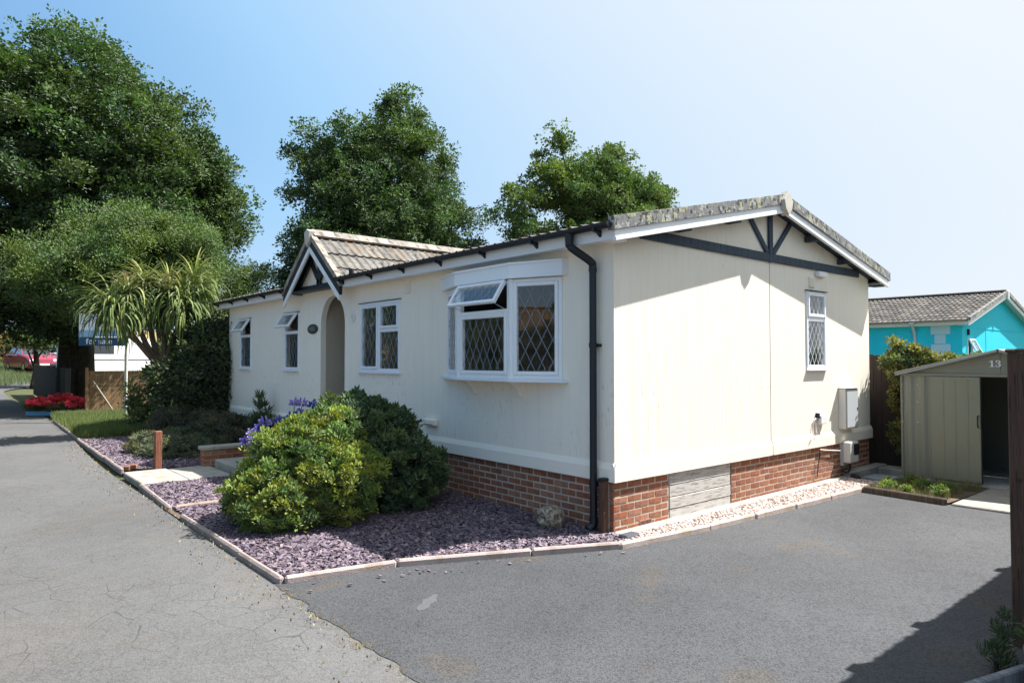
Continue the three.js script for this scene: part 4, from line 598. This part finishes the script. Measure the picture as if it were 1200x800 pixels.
// lawn, weeds, leaf litter
const blade = (() => { const pos = [], r = rngOf(51); for (let i = 0; i < 9; i++) { const a = R(0, 6.28, r), h = R(.10, .2, r), l = R(.02, .08, r), w = .006, x = R(-.06, .06, r), z = R(-.06, .06, r), c = Math.cos(a), s = Math.sin(a); pos.push(x - s * w, 0, z + c * w, x + s * w, 0, z - c * w, x + c * l, h, z + s * l); } const g = new THREE.BufferGeometry(); g.setAttribute('position', new THREE.Float32BufferAttribute(pos, 3)); g.computeVertexNormals(); return g; })();
function grass(label, pts, per, s, cols, seed, y = .02, name = 'grass') { const r = rngOf(seed), xs = pts.map(p => p[0]), zs = pts.map(p => p[1]), a = Math.min(...xs), b = Math.max(...xs), c = Math.min(...zs), d = Math.max(...zs), list = []; const n = (b - a) * (d - c) * per; for (let i = 0; i < n; i++) { const x = R(a, b, r), z = R(c, d, r); if (inPoly(pts, x, z)) list.push([x, z]); }
  const im = shade(new THREE.InstancedMesh(blade, leafMat(1, 1, 1, .3, .1), list.length)); im.name = numbered(name); const m = new THREE.Matrix4(), q = new THREE.Quaternion(), e = new THREE.Euler(), cc = new THREE.Color(); list.forEach(([x, z], i) => { const k = R(s[0], s[1], r); e.set(0, R(0, 6.28, r), 0); im.setMatrixAt(i, m.compose(new THREE.Vector3(x, typeof y === 'function' ? y(x, z) : y, z), q.setFromEuler(e), new THREE.Vector3(k, k, k))); const t = R(.7, 1.3, r), w = cols[Math.floor(r() * cols.length)]; im.setColorAt(i, cc.setRGB(w[0] * t, w[1] * t, w[2] * t)); }); im.userData = { kind: 'stuff', label, category: 'grass' }; scene.add(im); }
grass('bright green lawn grass in front of the slatted fence', [[-2.74, -12.9], [.6, -12.9], [1.2, -19.6], [-2.55, -19.6]], 900, [.8, 1.5], [[.13, .18, .03], [.17, .20, .04], [.10, .15, .03]], 61);
grass('dry weedy grass in bed beside the shed', [[4.32, .66], [5.7, .66], [5.7, 1.62], [4.3, 1.58]], 260, [.3, .7], [[.20, .18, .07], [.14, .19, .04], [.26, .21, .10]], 62, .03);
grass('green verge grass beyond the road bend', [[-6, -39], [14, -52], [20, -66], [-14, -66], [-14, -39]], 26, [1.2, 2.2], [[.10, .15, .04], [.13, .17, .05]], 63, (x, z) => hill(x, z) - .05);
for (const [x, z, s] of [[4.55, .85, .8], [4.75, .78, .7], [4.9, 1.15, .9], [4.6, 1.45, .9], [5.2, .9, .8], [4.45, 1.1, .6], [5.05, 1.4, .7]]) { const t = thing('weed_plant', 'leafy green weed growing in the bed beside shed', 'weed', [x, .02, z], 'weeds in the bed by the shed'); mesh('stems', tube([[0, 0, 0], [.01, .06, 0], [0, .12 * s, .01]], [.006, .004], 5), gardenLeaf, t); crown(t, 'foliage', [[0, .06 * s, 0, .09 * s, .05 * s, .09 * s, 9]], 4, .04, smallLeaf, leafMat(.16, .23, .04), [.7, 1.2], G.bright, Math.round(x * 1000)); }
{ const r = rngOf(71), geo = sprig(1, .036, .02, .001, 3), n = 700, im = shade(new THREE.InstancedMesh(geo, std(0xffffff, .9), n)); im.name = 'leaf_litter'; const m = new THREE.Matrix4(), q = new THREE.Quaternion(), e = new THREE.Euler(), c = new THREE.Color(); for (let i = 0; i < n; i++) { const z = R(-12, 1.2, r), x = (z > -1 ? -3.2 : roadEdge(z)) - Math.pow(r(), 2.2) * .35 - .01; e.set(R(1.2, 1.9, r), R(0, 6.28, r), R(-.3, .3, r), 'YXZ'); const s = R(.5, 1.1, r); im.setMatrixAt(i, m.compose(new THREE.Vector3(x, .012, z), q.setFromEuler(e), new THREE.Vector3(s, s, s))); const k = R(.6, 1.3, r); im.setColorAt(i, r() < .5 ? c.setRGB(.30 * k, .17 * k, .06 * k) : c.setRGB(.22 * k, .20 * k, .10 * k)); } im.userData = { kind: 'stuff', label: 'fallen brown leaves and moss along the road kerb', category: 'litter' }; scene.add(im); }
grass('straw-coloured moss tufts along the joint of road and drive', [[-3.20, -.6], [-3.10, -.6], [-3.12, 1.6], [-3.24, 1.6]], 420, [.06, .22], [[.30, .24, .09], [.22, .20, .08], [.34, .22, .08]], 64, .002, 'moss');

// brick garden walls by the steps
function brickWall(name, label, x0, x1, z0, z1, rows, coping, yb = 0) { const t = thing(name, label, 'garden wall', [x0, 0, (z0 + z1) / 2]); const w = x1 - x0, d = z1 - z0; mesh('mortar', bx(.008, w - .008, 0, rows * .075 + yb, -d / 2 + .008, d / 2 - .008, .002), M.mortar, t); const g1 = cbox(.215, .065, .1, .004), g2 = cbox(.1, .065, d, .004), gh = cbox(.1025, .065, .1, .004);
  for (let r = 0; r < rows; r++) { const y = .0375 + r * .075; let s = r % 2 ? .1125 : .0; if (r % 2) { const m = mesh('brick', g2, brickMats[r % 6], t); m.position.set(.05, y, 0); } for (; s < w - .1; s += .225) { const last = s + .215 > w, c = last ? s + .051 : s + .1075; for (const sd of [-1, 1]) { const m = mesh('brick', last ? gh : g1, brickMats[Math.floor(rnd() * 6)], t); m.position.set(c, y, sd * (d / 2 - .05)); } } }
  mesh('coping', bx(-.03, w, rows * .075 + .001, rows * .075 + .06, -d / 2 - .03, d / 2 + .03, .012), coping, t); }
brickWall('garden_wall', 'low brick wall with grey coping beside the concrete path', -1.9, -.14, -7.28, -7.06, 4, M.slab);
brickWall('garden_wall', 'taller brick wall with dark coping beside the arched doorway', -1.22, -.14, -5.86, -5.64, 11, std(lin(.13, .11, .10), .9, { map: concMap }));

// agapanthus, red bedding
{ const fl = (() => { const a = [], r = rngOf(81); for (let i = 0; i < 34; i++) { const t = R(0, 6.28, r), p = Math.acos(R(-.6, 1, r)), d = new THREE.Vector3(Math.sin(p) * Math.cos(t), Math.cos(p), Math.sin(p) * Math.sin(t)); const g = new THREE.ConeGeometry(.016, .045, 5, 1, true); g.rotateX(Math.PI); g.applyQuaternion(new THREE.Quaternion().setFromUnitVectors(new THREE.Vector3(0, 1, 0), d)); { const q = R(.045, .08, r); g.translate(d.x * q, d.y * q * .9, d.z * q); }; a.push(g); } return merge(a); })();
  const mats = [leafMat(.25, .20, .62, .3, .05), leafMat(.42, .32, .72, .3, .05), leafMat(.09, .11, .50, .3, .05)];
  const p = thing('agapanthus', 'blue-purple agapanthus flowers rising behind the golden bush', 'flowers', [-1.45, 0, -5.05]); const r = rngOf(83);
  for (const [x, y, z, k] of [[.22, 1.10, .0, 1], [.36, 1.08, -.06, 1], [.50, 1.06, .02, 2], [.56, 1.02, .06, 2], [.28, .92, .05, 2], [.36, .91, .06, 1], [.14, .90, .1, 2], [-.14, .82, -.2, 1], [-.22, .75, -.18, 0], [-.30, .66, -.25, 1], [-.27, .70, -.12, 0], [-.38, .56, -.3, 0], [.02, .84, 0, 2], [-.33, .60, -.1, 1]]) { mesh('stem', tube([[x * .4, 0, z * .4], [x * .8, y * .5, z * .8], [x, y + .03, z]], [.008, .006], 5), gardenLeaf, p); const m = mesh('flower_head', fl, mats[k], p); m.position.set(x, y + .05, z); m.rotation.y = R(0, 6, r); m.scale.setScalar(R(.85, 1.15, r)); }
  rosette(p, 0, .05, 0, 40, .55, [gardenLeaf], r); }
{ const p = thing('red_flower_trough', 'blue trough of bright red bedding flowers before the fence', 'planter', [-2.15, 0, -21.2]); p.rotation.y = -.5; mesh('trough', bx(-.95, .75, .0, .16, -.28, .28, .03), std(lin(.10, .25, .42), .6), p); crown(p, 'foliage', [[-.1, .25, 0, .95, .16, .36, 80]], 8, .12, smallLeaf, gardenLeaf, [1, 1.6], G.bright, 310); crown(p, 'blooms', [[-.45, .38, .08, .45, .16, .36, 60], [.05, .42, .05, .45, .18, .36, 60], [.55, .36, .05, .4, .15, .34, 50]], 8, .10, sprig(8, .06, .06, .04, 18, .9), leafMat(.80, .05, .07, .3, .05), [.8, 1.3], [[1, 1, 1], [1.3, 2.2, 2.2], [.8, .6, .8]], 311); }

// ---------------------------------------------------------------- fences on the left
{ const f = thing('dark_fence', 'dark brown close-boarded fence under the tall tree', 'fence', [-1.55, 0, -24.3]); for (let i = 0; i < 86; i++) { const z = -i * .145, y = rise(-24.3 + z); mesh('board', bx(-.011, .011, y, y + 1.46 + R(-.015, .015), z - .065, z + .065, .003), i < 10 && i % 2 ? M.woodTan : M.woodDark, f); } for (let i = 0; i < 8; i++) mesh('post', bx(.012, .10, -.1 + rise(-24.3 - i * 1.75), 1.5 + rise(-24.3 - i * 1.75), -i * 1.75 - .045, -i * 1.75 + .045, .005), M.woodDark, f); for (const y of [.35, 1.2]) mesh('rail', bar([.03, y, 0], [.03, y + rise(-36.6), -12.3], .035, .07), M.woodDark, f); }
{ const f = thing('slat_fence', 'tan fence of horizontal boards behind the lawn', 'fence', [-1.65, 0, -20.3]); for (let k = 0; k < 3; k++) for (let i = 0; i < 10; i++) mesh('board', bx(k * 1.83 + .06, k * 1.83 + 1.80, .05 + i * .137, .05 + i * .137 + .132, -.012 + R(-.004, .004), .012 + R(-.004, .004), .004), M.woodTan, f); for (let k = 0; k < 4; k++) mesh('post', bx(k * 1.83 - .03, k * 1.83 + .055, -.1, 1.52, -.045, .045, .006), std(lin(.32, .17, .085), .8, { map: woodMap }), f); mesh('brace', bar([.15, 1.1, .2], [.75, .0, .6], .06, .04, .005), std(lin(.30, .25, .19), .8, { map: woodMap }), f, 'greyish leaning brace'); }

// ---------------------------------------------------------------- vehicles and far things
function wheels(p, xs, zs, r, w) { for (const x of xs) for (const s of [-1, 1]) { const t = new THREE.TorusGeometry(r * .78, r * .24, 8, 20); const h = mesh('tyre', t, M.rubber, p); h.position.set(x, r, s * zs); const d = new THREE.CylinderGeometry(r * .62, r * .62, w, 16); d.rotateX(Math.PI / 2); const q = mesh('rim', d, M.chrome, p); q.position.set(x, r, s * zs); } }
function car(label, paint, pos, turn) { const c = thing('parked_car', label, 'car', pos); c.rotation.y = turn; const side = new THREE.Shape(); [[-2.0, .3], [-2.05, .55], [-1.98, .95], [-1.7, 1.02], [1.0, .98], [1.75, .86], [2.0, .72], [2.06, .42], [1.98, .28]].forEach(([x, y], i) => i ? side.lineTo(x, y) : side.moveTo(x, y)); const b = extr(side, 1.52, .07); b.translate(0, 0, -.76); mesh('body', b, paint, c);
  const cab = new THREE.BufferGeometry(), P = [[-1.85, .98, .78], [1.0, .98, .78], [.25, 1.46, .58], [-1.45, 1.48, .58]], pos_ = []; const q = (a, b2, c2, d) => pos_.push(...a, ...b2, ...c2, ...a, ...c2, ...d); const F = P.map(p => p), Bk = P.map(([x, y, z]) => [x, y, -z]); q(F[0], F[1], F[2], F[3]); q(Bk[1], Bk[0], Bk[3], Bk[2]); q(F[1], Bk[1], Bk[2], F[2]); q(Bk[0], F[0], F[3], Bk[3]); cab.setAttribute('position', new THREE.Float32BufferAttribute(pos_, 3)); cab.computeVertexNormals(); mesh('windows', cab, M.darkGlass, c);
  mesh('roof', bx(-1.48, .28, 1.45, 1.51, -.6, .6, .02), paint, c); for (const s of [-1, 1]) { mesh('pillar', bar([1.0, .98, s * .78], [.25, 1.47, s * .59], .05, .05), paint, c); mesh('pillar', bar([-.5, .98, s * .785], [-.5, 1.47, s * .6], .06, .04), paint, c); mesh('pillar', bar([-1.85, .98, s * .78], [-1.45, 1.47, s * .59], .07, .05), paint, c); mesh('headlight', bx(1.93, 2.1, .6, .76, s * .62 - .16, s * .62 + .16, .03), M.upvc, c); mesh('mirror', bx(.75, .87, 1.0, 1.12, s * .92 - .07, s * .92 + .07, .02), paint, c); }
  mesh('bumper', bx(1.95, 2.16, .32, .52, -.76, .76, .04), M.rubber, c); mesh('number_plate', bx(2.161, 2.17, .4, .5, -.26, .26, .002), M.white, c); wheels(c, [-1.25, 1.3], .78, .31, .12); return c; }
const gloss = (r, g, b) => new THREE.MeshPhysicalMaterial({ color: lin(r, g, b), roughness: .4, clearcoat: 1, clearcoatRoughness: .08, side: 2 });
car('crimson hatchback parked beyond the dark fence', gloss(.26, .008, .035), [-.45, rise(-51), -51], -1.34).scale.setScalar(1.08);
car('white hatchback parked behind the crimson car', gloss(.75, .75, .75), [1.9, rise(-55), -55], -1.0);
{ const v = thing('white_van', 'white box-bodied camper van parked behind the sale board', 'van', [3.2, rise(-44), -44]); v.rotation.y = .35; const s = new THREE.Shape(); [[-2.8, .45], [-2.8, 2.5], [-2.6, 2.65], [1.2, 2.65], [1.6, 2.5], [2.2, 1.5], [2.9, 1.25], [3.0, .6], [2.9, .45]].forEach(([x, y], i) => i ? s.lineTo(x, y) : s.moveTo(x, y)); const b = extr(s, 2.0, .05); b.translate(0, 0, -1); mesh('body', b, gloss(.78, .78, .78), v); for (const k of [-1, 1]) { mesh('side_window', bx(-1.8, -.6, 1.6, 2.1, k * 1.056 - .006, k * 1.056 + .006, .003), M.darkGlass, v); mesh('stripe', bx(-2.7, 2.2, 1.2, 1.26, k * 1.056 - .004, k * 1.056 + .004, .002), M.gutter, v); } mesh('windscreen', bar([1.66, 2.43, 0], [2.2, 1.55, 0], 1.7, .03, .01, [1, .5, 0]), M.darkGlass, v); wheels(v, [-1.7, 1.9], .95, .36, .16); }
{ const w = thing('white_planter', 'white round stone planter on the far grass verge', 'planter', [-3.0, hill(-3, -46) - .03, -46]); const g = new THREE.LatheGeometry([[0, 0], [.42, 0], [.42, .12], [.34, .16], [.36, .5], [.46, .56], [.46, .7], [.38, .72], [.34, .6], [0, .6]].map(p => new THREE.Vector2(...p)), 18); mesh('bowl', g, M.white, w); const h = new THREE.Shape(); h.moveTo(0, -.1); h.lineTo(.1, .02); h.lineTo(.06, .09); h.lineTo(0, .05); h.lineTo(-.06, .09); h.lineTo(-.1, .02); const hm = mesh('heart_mark', extr(h, .01), M.black, w); hm.position.set(.0, .33, .37); }
{ const t = thing('golden_hedge', 'long golden dry hedge along the far verge', 'hedge', [-6, hill(-6, -56), -56]); const lobes = []; for (let i = 0; i < 15; i++) lobes.push([-8 + i * 1.5, 1.1, -i * .3, 1.2, 1.25, .8, 26]); mesh('stems', merge(lobes.map(l => tube([[l[0], -.3, l[2]], [l[0] + .1, .5, l[2]], [l[0], 1.2, l[2]]], [.06, .03], 5))), M.bark, t); crown(t, 'foliage', lobes, 10, .4, sprig(16, .22, .07, .2, 19, 1), leafMat(.25, .20, .055), [.9, 1.4], [[1, 1, 1], [1.3, 1.2, .9], [.7, .8, .8]], 320); }

// ---------------------------------------------------------------- the shed, its fence, the blue home
{ const X = 5.78, s = thing('metal_shed', 'olive green metal shed with open door numbered 13', 'shed', [X, 0, 1.82]); const hw = 1.235, ye = 1.585, ya = 1.895, yb = .05, D = 1.75, T = .02;
  const wallP = (z0, z1, y0, y1, x0, x1, m, n) => mesh(n, bx(x0, x1, y0, y1, z0, z1, .003), m, s);
  const gab = extr(poly([[-hw, 1.55], [hw, 1.55], [hw, ye - .012], [0, ya - .012], [-hw, ye - .012]]), .018); gab.applyMatrix4(toFront); mesh('gable_panel', gab, M.shed, s); const gab2 = gab.clone(); gab2.translate(D - .03, 0, 0); mesh('gable_panel', gab2, M.shed, s);
  wallP(-hw, hw, 1.535, 1.575, -.03, -.001, M.shed, 'door_track'); wallP(-.004 + .0, .004, 1.60, 1.86, -.006, -.0005, M.shed, 'seam');
  // ribbed fixed panels
  const rib = (z0, z1) => { const pts = []; const n = Math.round((z1 - z0) / .045); for (let i = 0; i <= n; i++) { const z = z0 + (z1 - z0) * i / n, d = [0, 0, -.014, -.014][i % 4]; pts.push([-z, d]); } const pos = []; for (let i = 0; i < n; i++) { const [a, d] = pts[i], [b, e] = pts[i + 1]; pos.push(d, yb, -a, e, yb, -b, e, 1.535, -b, d, yb, -a, e, 1.535, -b, d, 1.535, -a); } const g = new THREE.BufferGeometry(); g.setAttribute('position', new THREE.Float32BufferAttribute(pos, 3)); g.computeVertexNormals(); return g; };
  mesh('front_panel', rib(-hw, -.80), M.shed, s); mesh('front_panel', rib(.80, hw), M.shed, s); for (const z of [-hw + .015, -1.02]) for (const y of [.85, 1.15, 1.4]) mesh('rivet', bx(-.019, -.0145, y, y + .012, z, z + .012, .001), M.chrome, s);
  mesh('corner_post', bx(-.02, .03, yb, 1.535, -hw - .012, -hw + .02, .004), M.shed, s);
  const dr = part('sliding_door', s); mesh('leaf', bx(-.045, -.024, yb + .02, 1.53, -.84, -.225, .004), std(lin(.235, .24, .17), .5, { map: sheetMap }), dr); mesh('handle', tube([[-.05, .84, -.25], [-.08, .85, -.25], [-.085, .92, -.25], [-.08, .99, -.25], [-.05, 1.0, -.25]], [.009, .009], 6), M.black, dr); mesh('edge_strip', bx(-.05, -.02, yb + .02, 1.53, -.224, -.212, .002), M.rubber, dr); for (const z of [-.68, -.53, -.38]) mesh('rib', bx(-.049, -.0455, yb + .06, 1.49, z - .012, z + .012, .0015), std(lin(.235, .24, .17), .5, { map: sheetMap }), dr);
  wallP(-hw, -hw + T, yb, ye - .01, .031, D, M.shed, 'side_wall'); wallP(hw - T, hw, yb, ye - .01, .001, D, M.shed, 'side_wall'); wallP(-hw, hw, yb, ye - .02, D, D + T, M.shed, 'back_wall'); wallP(-hw + .022, hw - .022, yb - .03, yb + .012, .02, D - .002, M.conc, 'floor'); wallP(-hw - .03, hw + .03, -.02, yb, -.06, .018, M.conc, 'base_rail');
  for (const k of [-1, 1]) { const a = Math.atan2(ya - ye, hw), g = cbox(D + .16, .018, hw / Math.cos(a) + .08, .003); g.rotateX(k * a); g.translate(D / 2 - .02, (ya + ye) / 2 + .004, k * (hw / 2 + .025)); mesh('roof_sheet', g, M.shedRoof, s); mesh('verge_trim', bar([-.085, ye - .035, k * (hw + .05)], [-.085, ya - .006, k * .01], .03, .05, .003, [1, 0, 0]), M.shedRoof, s); }
  const t = new TextGeometry('13', { font: serif, size: .088, depth: .004, curveSegments: 5 }); t.rotateY(-Math.PI / 2); t.translate(-.003, 1.675, -.12); const m = mesh('lettering', t, M.white, s, 'white number 13'); m.scale.set(1, 1, 1.1); }
{ const f = thing('back_fence', 'dark brown upright board fence between house and shed', 'fence', [6.42, 0, .5]); for (let i = 0; i < 14; i++) mesh('board', bx(-.01, .012, .02, 1.82 + .05 * Math.sin(i * 1.7), -i * .125 - .0615, -i * .125 + .0615, .002), M.woodDark, f); mesh('rail', bx(.013, .05, .4, .47, -1.7, .06, .004), M.woodDark, f); mesh('rail', bx(.013, .05, 1.4, 1.47, -1.7, .06, .004), M.woodDark, f); }
function otherHome(name, label, x0, x1, z0, z1, wallM, tiles, opt = {}) { // ridge along z
  const t = thing(name, label, 'park home', [x0, 0, z1]), w = x1 - x0, l = z1 - z0, ov = .28, ey = opt.eave ?? 2.88, sl = opt.slope ?? .26, mid = w / 2, E = -.25, ca = Math.cos(Math.atan(sl)), sa = Math.sin(Math.atan(sl));
  const sh = poly([[0, 0], [w, 0], [w, ey + .06], [mid, ey + .06 + sl * mid], [0, ey + .06]], opt.gableHole ? [opt.gableHole] : []); const g = extr(sh, .1); g.translate(0, 0, -.1); mesh('gable_wall', g, wallM, t); const g2 = extr(poly([[0, 0], [w, 0], [w, ey + .06], [mid, ey + .06 + sl * mid], [0, ey + .06]]), .1); g2.translate(0, 0, -l); mesh('gable_wall', g2, wallM, t);
  mesh('side_wall', bx(0, .1, 0, ey + .04, -l + .1, -.1, .002), wallM, t); mesh('side_wall', bx(w - .1, w, 0, ey + .04, -l + .1, -.1, .002), wallM, t);
  for (const fl of [0, 1]) { const X = x => fl ? w - x : x, yy = (x, k) => ey + k + sl * (x - E); 
    const pr = (k0, k1, za, zb, m, n) => { const pts = [[X(E), yy(E, k0)], [X(mid), yy(mid, k0)], [X(mid), yy(mid, k1)], [X(E), yy(E, k1)]]; const q = extr(poly(pts), zb - za); q.translate(0, 0, za); mesh(n, metricUV(q), m, t); };
    pr(.02, .07, -l - ov, ov - .06, opt.deck ?? M.timber, 'roof_deck'); pr(-.10, .03, ov - .055, ov - .03, M.fascia, 'barge_board'); pr(.032, .14, ov - .058, ov + .01, M.lichen, 'verge_tiles');
    mesh('fascia_board', fl ? bx(w - E - .03, w - E, ey - .08, ey + .06, -l - ov, ov - .06, .003) : bx(E, E + .03, ey - .08, ey + .06, -l - ov, ov - .06, .003), opt.fascia ?? M.fascia, t);
    const n = Math.floor((l + 2 * ov) / TILE_W), nd = Math.ceil((mid - E) / ca / TILE_E); layTiles(t, [mid, yy(mid, .085), fl ? ov - .06 : ov - .06 - n * TILE_W], [0, 0, fl ? -1 : 1], [fl ? ca : -ca, -sa, 0], n, nd, tiles, (a, d) => opt.own && !fl && a >= n - 14, .01);
    const gt = extr(poly(Array.from({ length: 11 }, (_, i) => { const a = Math.PI + i / 10 * Math.PI; return [.055 * Math.cos(a), .055 * Math.sin(a)]; })), l + 2 * ov - .1); gt.translate(fl ? w - E + .05 : E - .05, ey + .085, -l - ov); mesh('gutter', gt, opt.gutter ?? M.gutter, t); }
  mesh('ridge_tiles', bx(mid - .12, mid + .12, ey + sl * (mid - E) + .10, ey + sl * (mid - E) + .17, -l - ov, ov - .02, .05), tiles[0], t);
  mesh('finial', bx(mid - .07, mid + .07, ey + sl * (mid - E) - .16, ey + sl * (mid - E) + .15, ov - .029, ov + .03, .02), M.white, t); return t; }
{ const h = otherHome('blue_park_home', 'turquoise park home with dark tiled roof behind the shed', 17.65, 24.75, -14, -2.05, M.blue, tileSlate, { own: true, eave: 2.86, slope: .265, gutter: std(lin(.45, .47, .5), .5), fascia: std(lin(.55, .60, .60), .5), deck: M.quoin, gableHole: rect(.45, 1.0, 1.45, 2.40) });
  const q = (x0, x1, y0, y1, z0, z1) => mesh('quoin', bx(x0, x1, y0, y1, z0, z1, .008), M.quoin, h);
  for (let i = 0; i < 8; i++) { const wd = i % 2 ? .52 : .30; q(-.03, .0 - .001, .5 + i * .29, .5 + i * .29 + .283, -.30 - wd - (i % 2 ? 0 : .12), -.30 - (i % 2 ? .0 : .12)); }
  const d = part('downpipe', h); mesh('pipe', tube([[-.28, 2.9, -1.25], [-.27, 2.8, -1.25], [-.07, 2.62, -1.25], [-.07, 1.5, -1.25], [-.07, .1, -1.25]], [.045, .045], 10), std(lin(.48, .5, .55), .5), d); mesh('hopper', bx(-.34, -.2, 2.82, 2.97, -1.33, -1.17, .01), std(lin(.55, .57, .6), .5), d);
  const w = makeWindow(h, .55, .95, [[-.25, .25, -.45, .45, 26]], .12, .2); w.position.set(.725, 1.925, .004); mesh('wall_lamp', bx(.42, .50, 2.50, 2.68, .001, .06, .01), M.rubber, h); mesh('rail_strip', bx(.1, 7.0, 2.72, 2.76, .001, .012, .002), M.blue, h); mesh('rail_strip', bx(2.2, 2.23, .3, 2.72, .001, .010, .002), M.blue, h); }
// neighbour whose eave shades the drive, and the home across the road that the windows mirror
{ const n = otherHome('neighbour_home', 'cream neighbour park home along the near side of drive', 0, 6.2, -12, 0, M.render, tileGrey, { eave: 2.82 }); n.rotation.y = -Math.PI / 2; n.position.set(-.6, 0, 4.20); }
{ const n = otherHome('opposite_home', 'white park home with brown roof across the road', -20, -13.6, -9, 5, M.white, tileBrown, { eave: 2.6 }); const w = part('window', n); for (const z of [-3, -7, -11]) mesh('pane', bx(6.401, 6.42, 1.2, 2.2, z - .6, z + .6, .003), M.darkGlass, w); }
{ const t = thing('road_hedge', 'clipped hedge along the opposite side of the road', 'hedge', [-10.4, 0, -2]); const lobes = []; for (let i = 0; i < 30; i++) lobes.push([R(-.1, .1), 1.5, 6 - i * 1.5, .6, 1.6, .95, 34]); mesh('stems', merge(lobes.map(l => tube([[l[0], -.1, l[2]], [l[0] + .05, .5, l[2]], [l[0], 1.1, l[2]]], [.04, .02], 5))), M.bark, t); crown(t, 'foliage', lobes, 9, .3, sprig(16, .09, .05, .16, 20), leafMat(.045, .055, .018), [.9, 1.4], G.bright, 330); }
for (const [x, z, s, lab, seed] of [[-14, -27, 1.3, 'broad dark tree across the road behind the hedge middle', 340], [-16, -20.5, .8, 'smallest dark tree across the road beside opposite home', 341], [-12.8, -39, 1.25, 'tall dark tree across the road at the hedge end', 342]]) { const t = thing('roadside_tree', lab, 'tree', [x, 0, z]); const lobes = [[0, 5.4 * s, 0, 3.4 * s, 2.2 * s, 3.6 * s, 80], [1.6 * s, 3.4 * s, 1.4 * s, 2.6 * s, 1.7 * s, 2.8 * s, 60], [-1.6 * s, 3.6 * s, -1.4 * s, 2.6 * s, 1.7 * s, 2.8 * s, 60], [0, 7.4 * s, 0, 1.8 * s, 1.4 * s, 1.8 * s, 26]]; limbs(t, [0, -.1, 0], [0, 6 * s, 0], .22 * s, lobes.map(l => [l[0], l[1], l[2]])); crown(t, 'crown', lobes, 12, .7, alderSprig, treeLeaf, [.8, 1.2], G.alder, seed); }

// ---------------------------------------------------------------- right foreground: gate post, pots
{ const p = thing('boundary_fence', 'brown board fence with thick end post at edge of drive', 'fence', [-.045, 0, 3.375]); const xs = [0, .97, 2.80, 4.60];
  for (const x of xs) { mesh('post', bx(x - .055, x + .055, -.1, 1.815, -.055, .055, .006), M.woodBrown, p); mesh('post_cap', bx(x - .065, x + .065, 1.816, 1.84, -.065, .065, .008), M.woodBrown, p); }
  for (let k = 0; k < 3; k++) { const a = xs[k] + .058, n = Math.round((xs[k + 1] - xs[k] - .116) / .14), w = (xs[k + 1] - xs[k] - .116) / n; for (let i = 0; i < n; i++) mesh('board', bx(a + i * w + .001, a + (i + 1) * w - .001, .04, 1.73 + R(-.006, .006), -.012, .012, .003), M.woodBrown, p); for (const y of [.35, 1.4]) mesh('rail', bx(a, xs[k + 1] - .058, y, y + .07, .013, .05, .003), M.woodBrown, p); }
  mesh('bolt', bx(-.061, -.0555, 1.02, 1.04, -.01, .01, .002), M.black, p); }
function pot(label, pos, r, h, tall, fol, seed) { const t = thing('flower_pot', label, 'plant pot', pos); mesh('pot', new THREE.LatheGeometry([[0, 0], [r * .68, 0], [r * .93, h * .82], [r * 1.02, h * .82], [r * 1.04, h], [r * .92, h], [r * .88, h * .85], [0, h * .85]].map(p => new THREE.Vector2(...p)), 22), M.terracotta, t); crown(t, 'foliage', [[0, h + tall * .4, 0, r * .7, tall * .5, r * .7, 16]], 5, .04, fol === 1 ? sprig(12, .07, .012, .03, 22, 1.2) : smallLeaf, leafMat(...(fol === 1 ? [.06, .09, .03] : [.20, .22, .10])), [.8, 1.4], G.bright, seed); return t; }
pot('terracotta pot of grassy green leaves beside timber edging', [-.66, 0, 3.62], .11, .22, .08, 1, 401); pot('terracotta pot of variegated leaves near the edging', [-.84, 0, 3.78], .12, .23, .08, 0, 402);
single('timber_edging', (() => { const g = cbox(.72, .15, .045, .008); g.rotateY(-.27 + Math.PI); g.translate(-.84, .05, 3.48); return g; })(), std(lin(.22, .23, .25), .85, { map: woodMap }), 'pale timber edging board beside the terracotta pots', 'edging');
shrub('edging_plant', 'wispy green plant beside the timber edging and pots', [-.60, 0, 3.36], [[0, .07, 0, .07, .06, .06, 8], [.2, .13, .0, .08, .1, .06, 9]], 4, .05, sprig(12, .055, .010, .03, 23, 1.2), leafMat(.06, .085, .025), [.7, 1.1], G.bright, 403, 'plant');
{ const g = sheet(-1, 1, -1, 1, 16, 6, () => 0, () => 1), p = g.attributes.position; for (let i = 0; i < p.count; i++) { const x = p.getX(i), z = p.getZ(i) * Math.sqrt(Math.max(0, 1 - x * x)); p.setXYZ(i, x * .17 + .01 * Math.sin(x * 9), 0, z * (.045 + .012 * Math.sin(x * 7))); } g.rotateY(.62); g.translate(-2.45, .0065, .35); const m = structure('paint_mark', g, std(lin(.102, .102, .102), .95, { map: driveMap })); }

renderer.render(scene, camera);
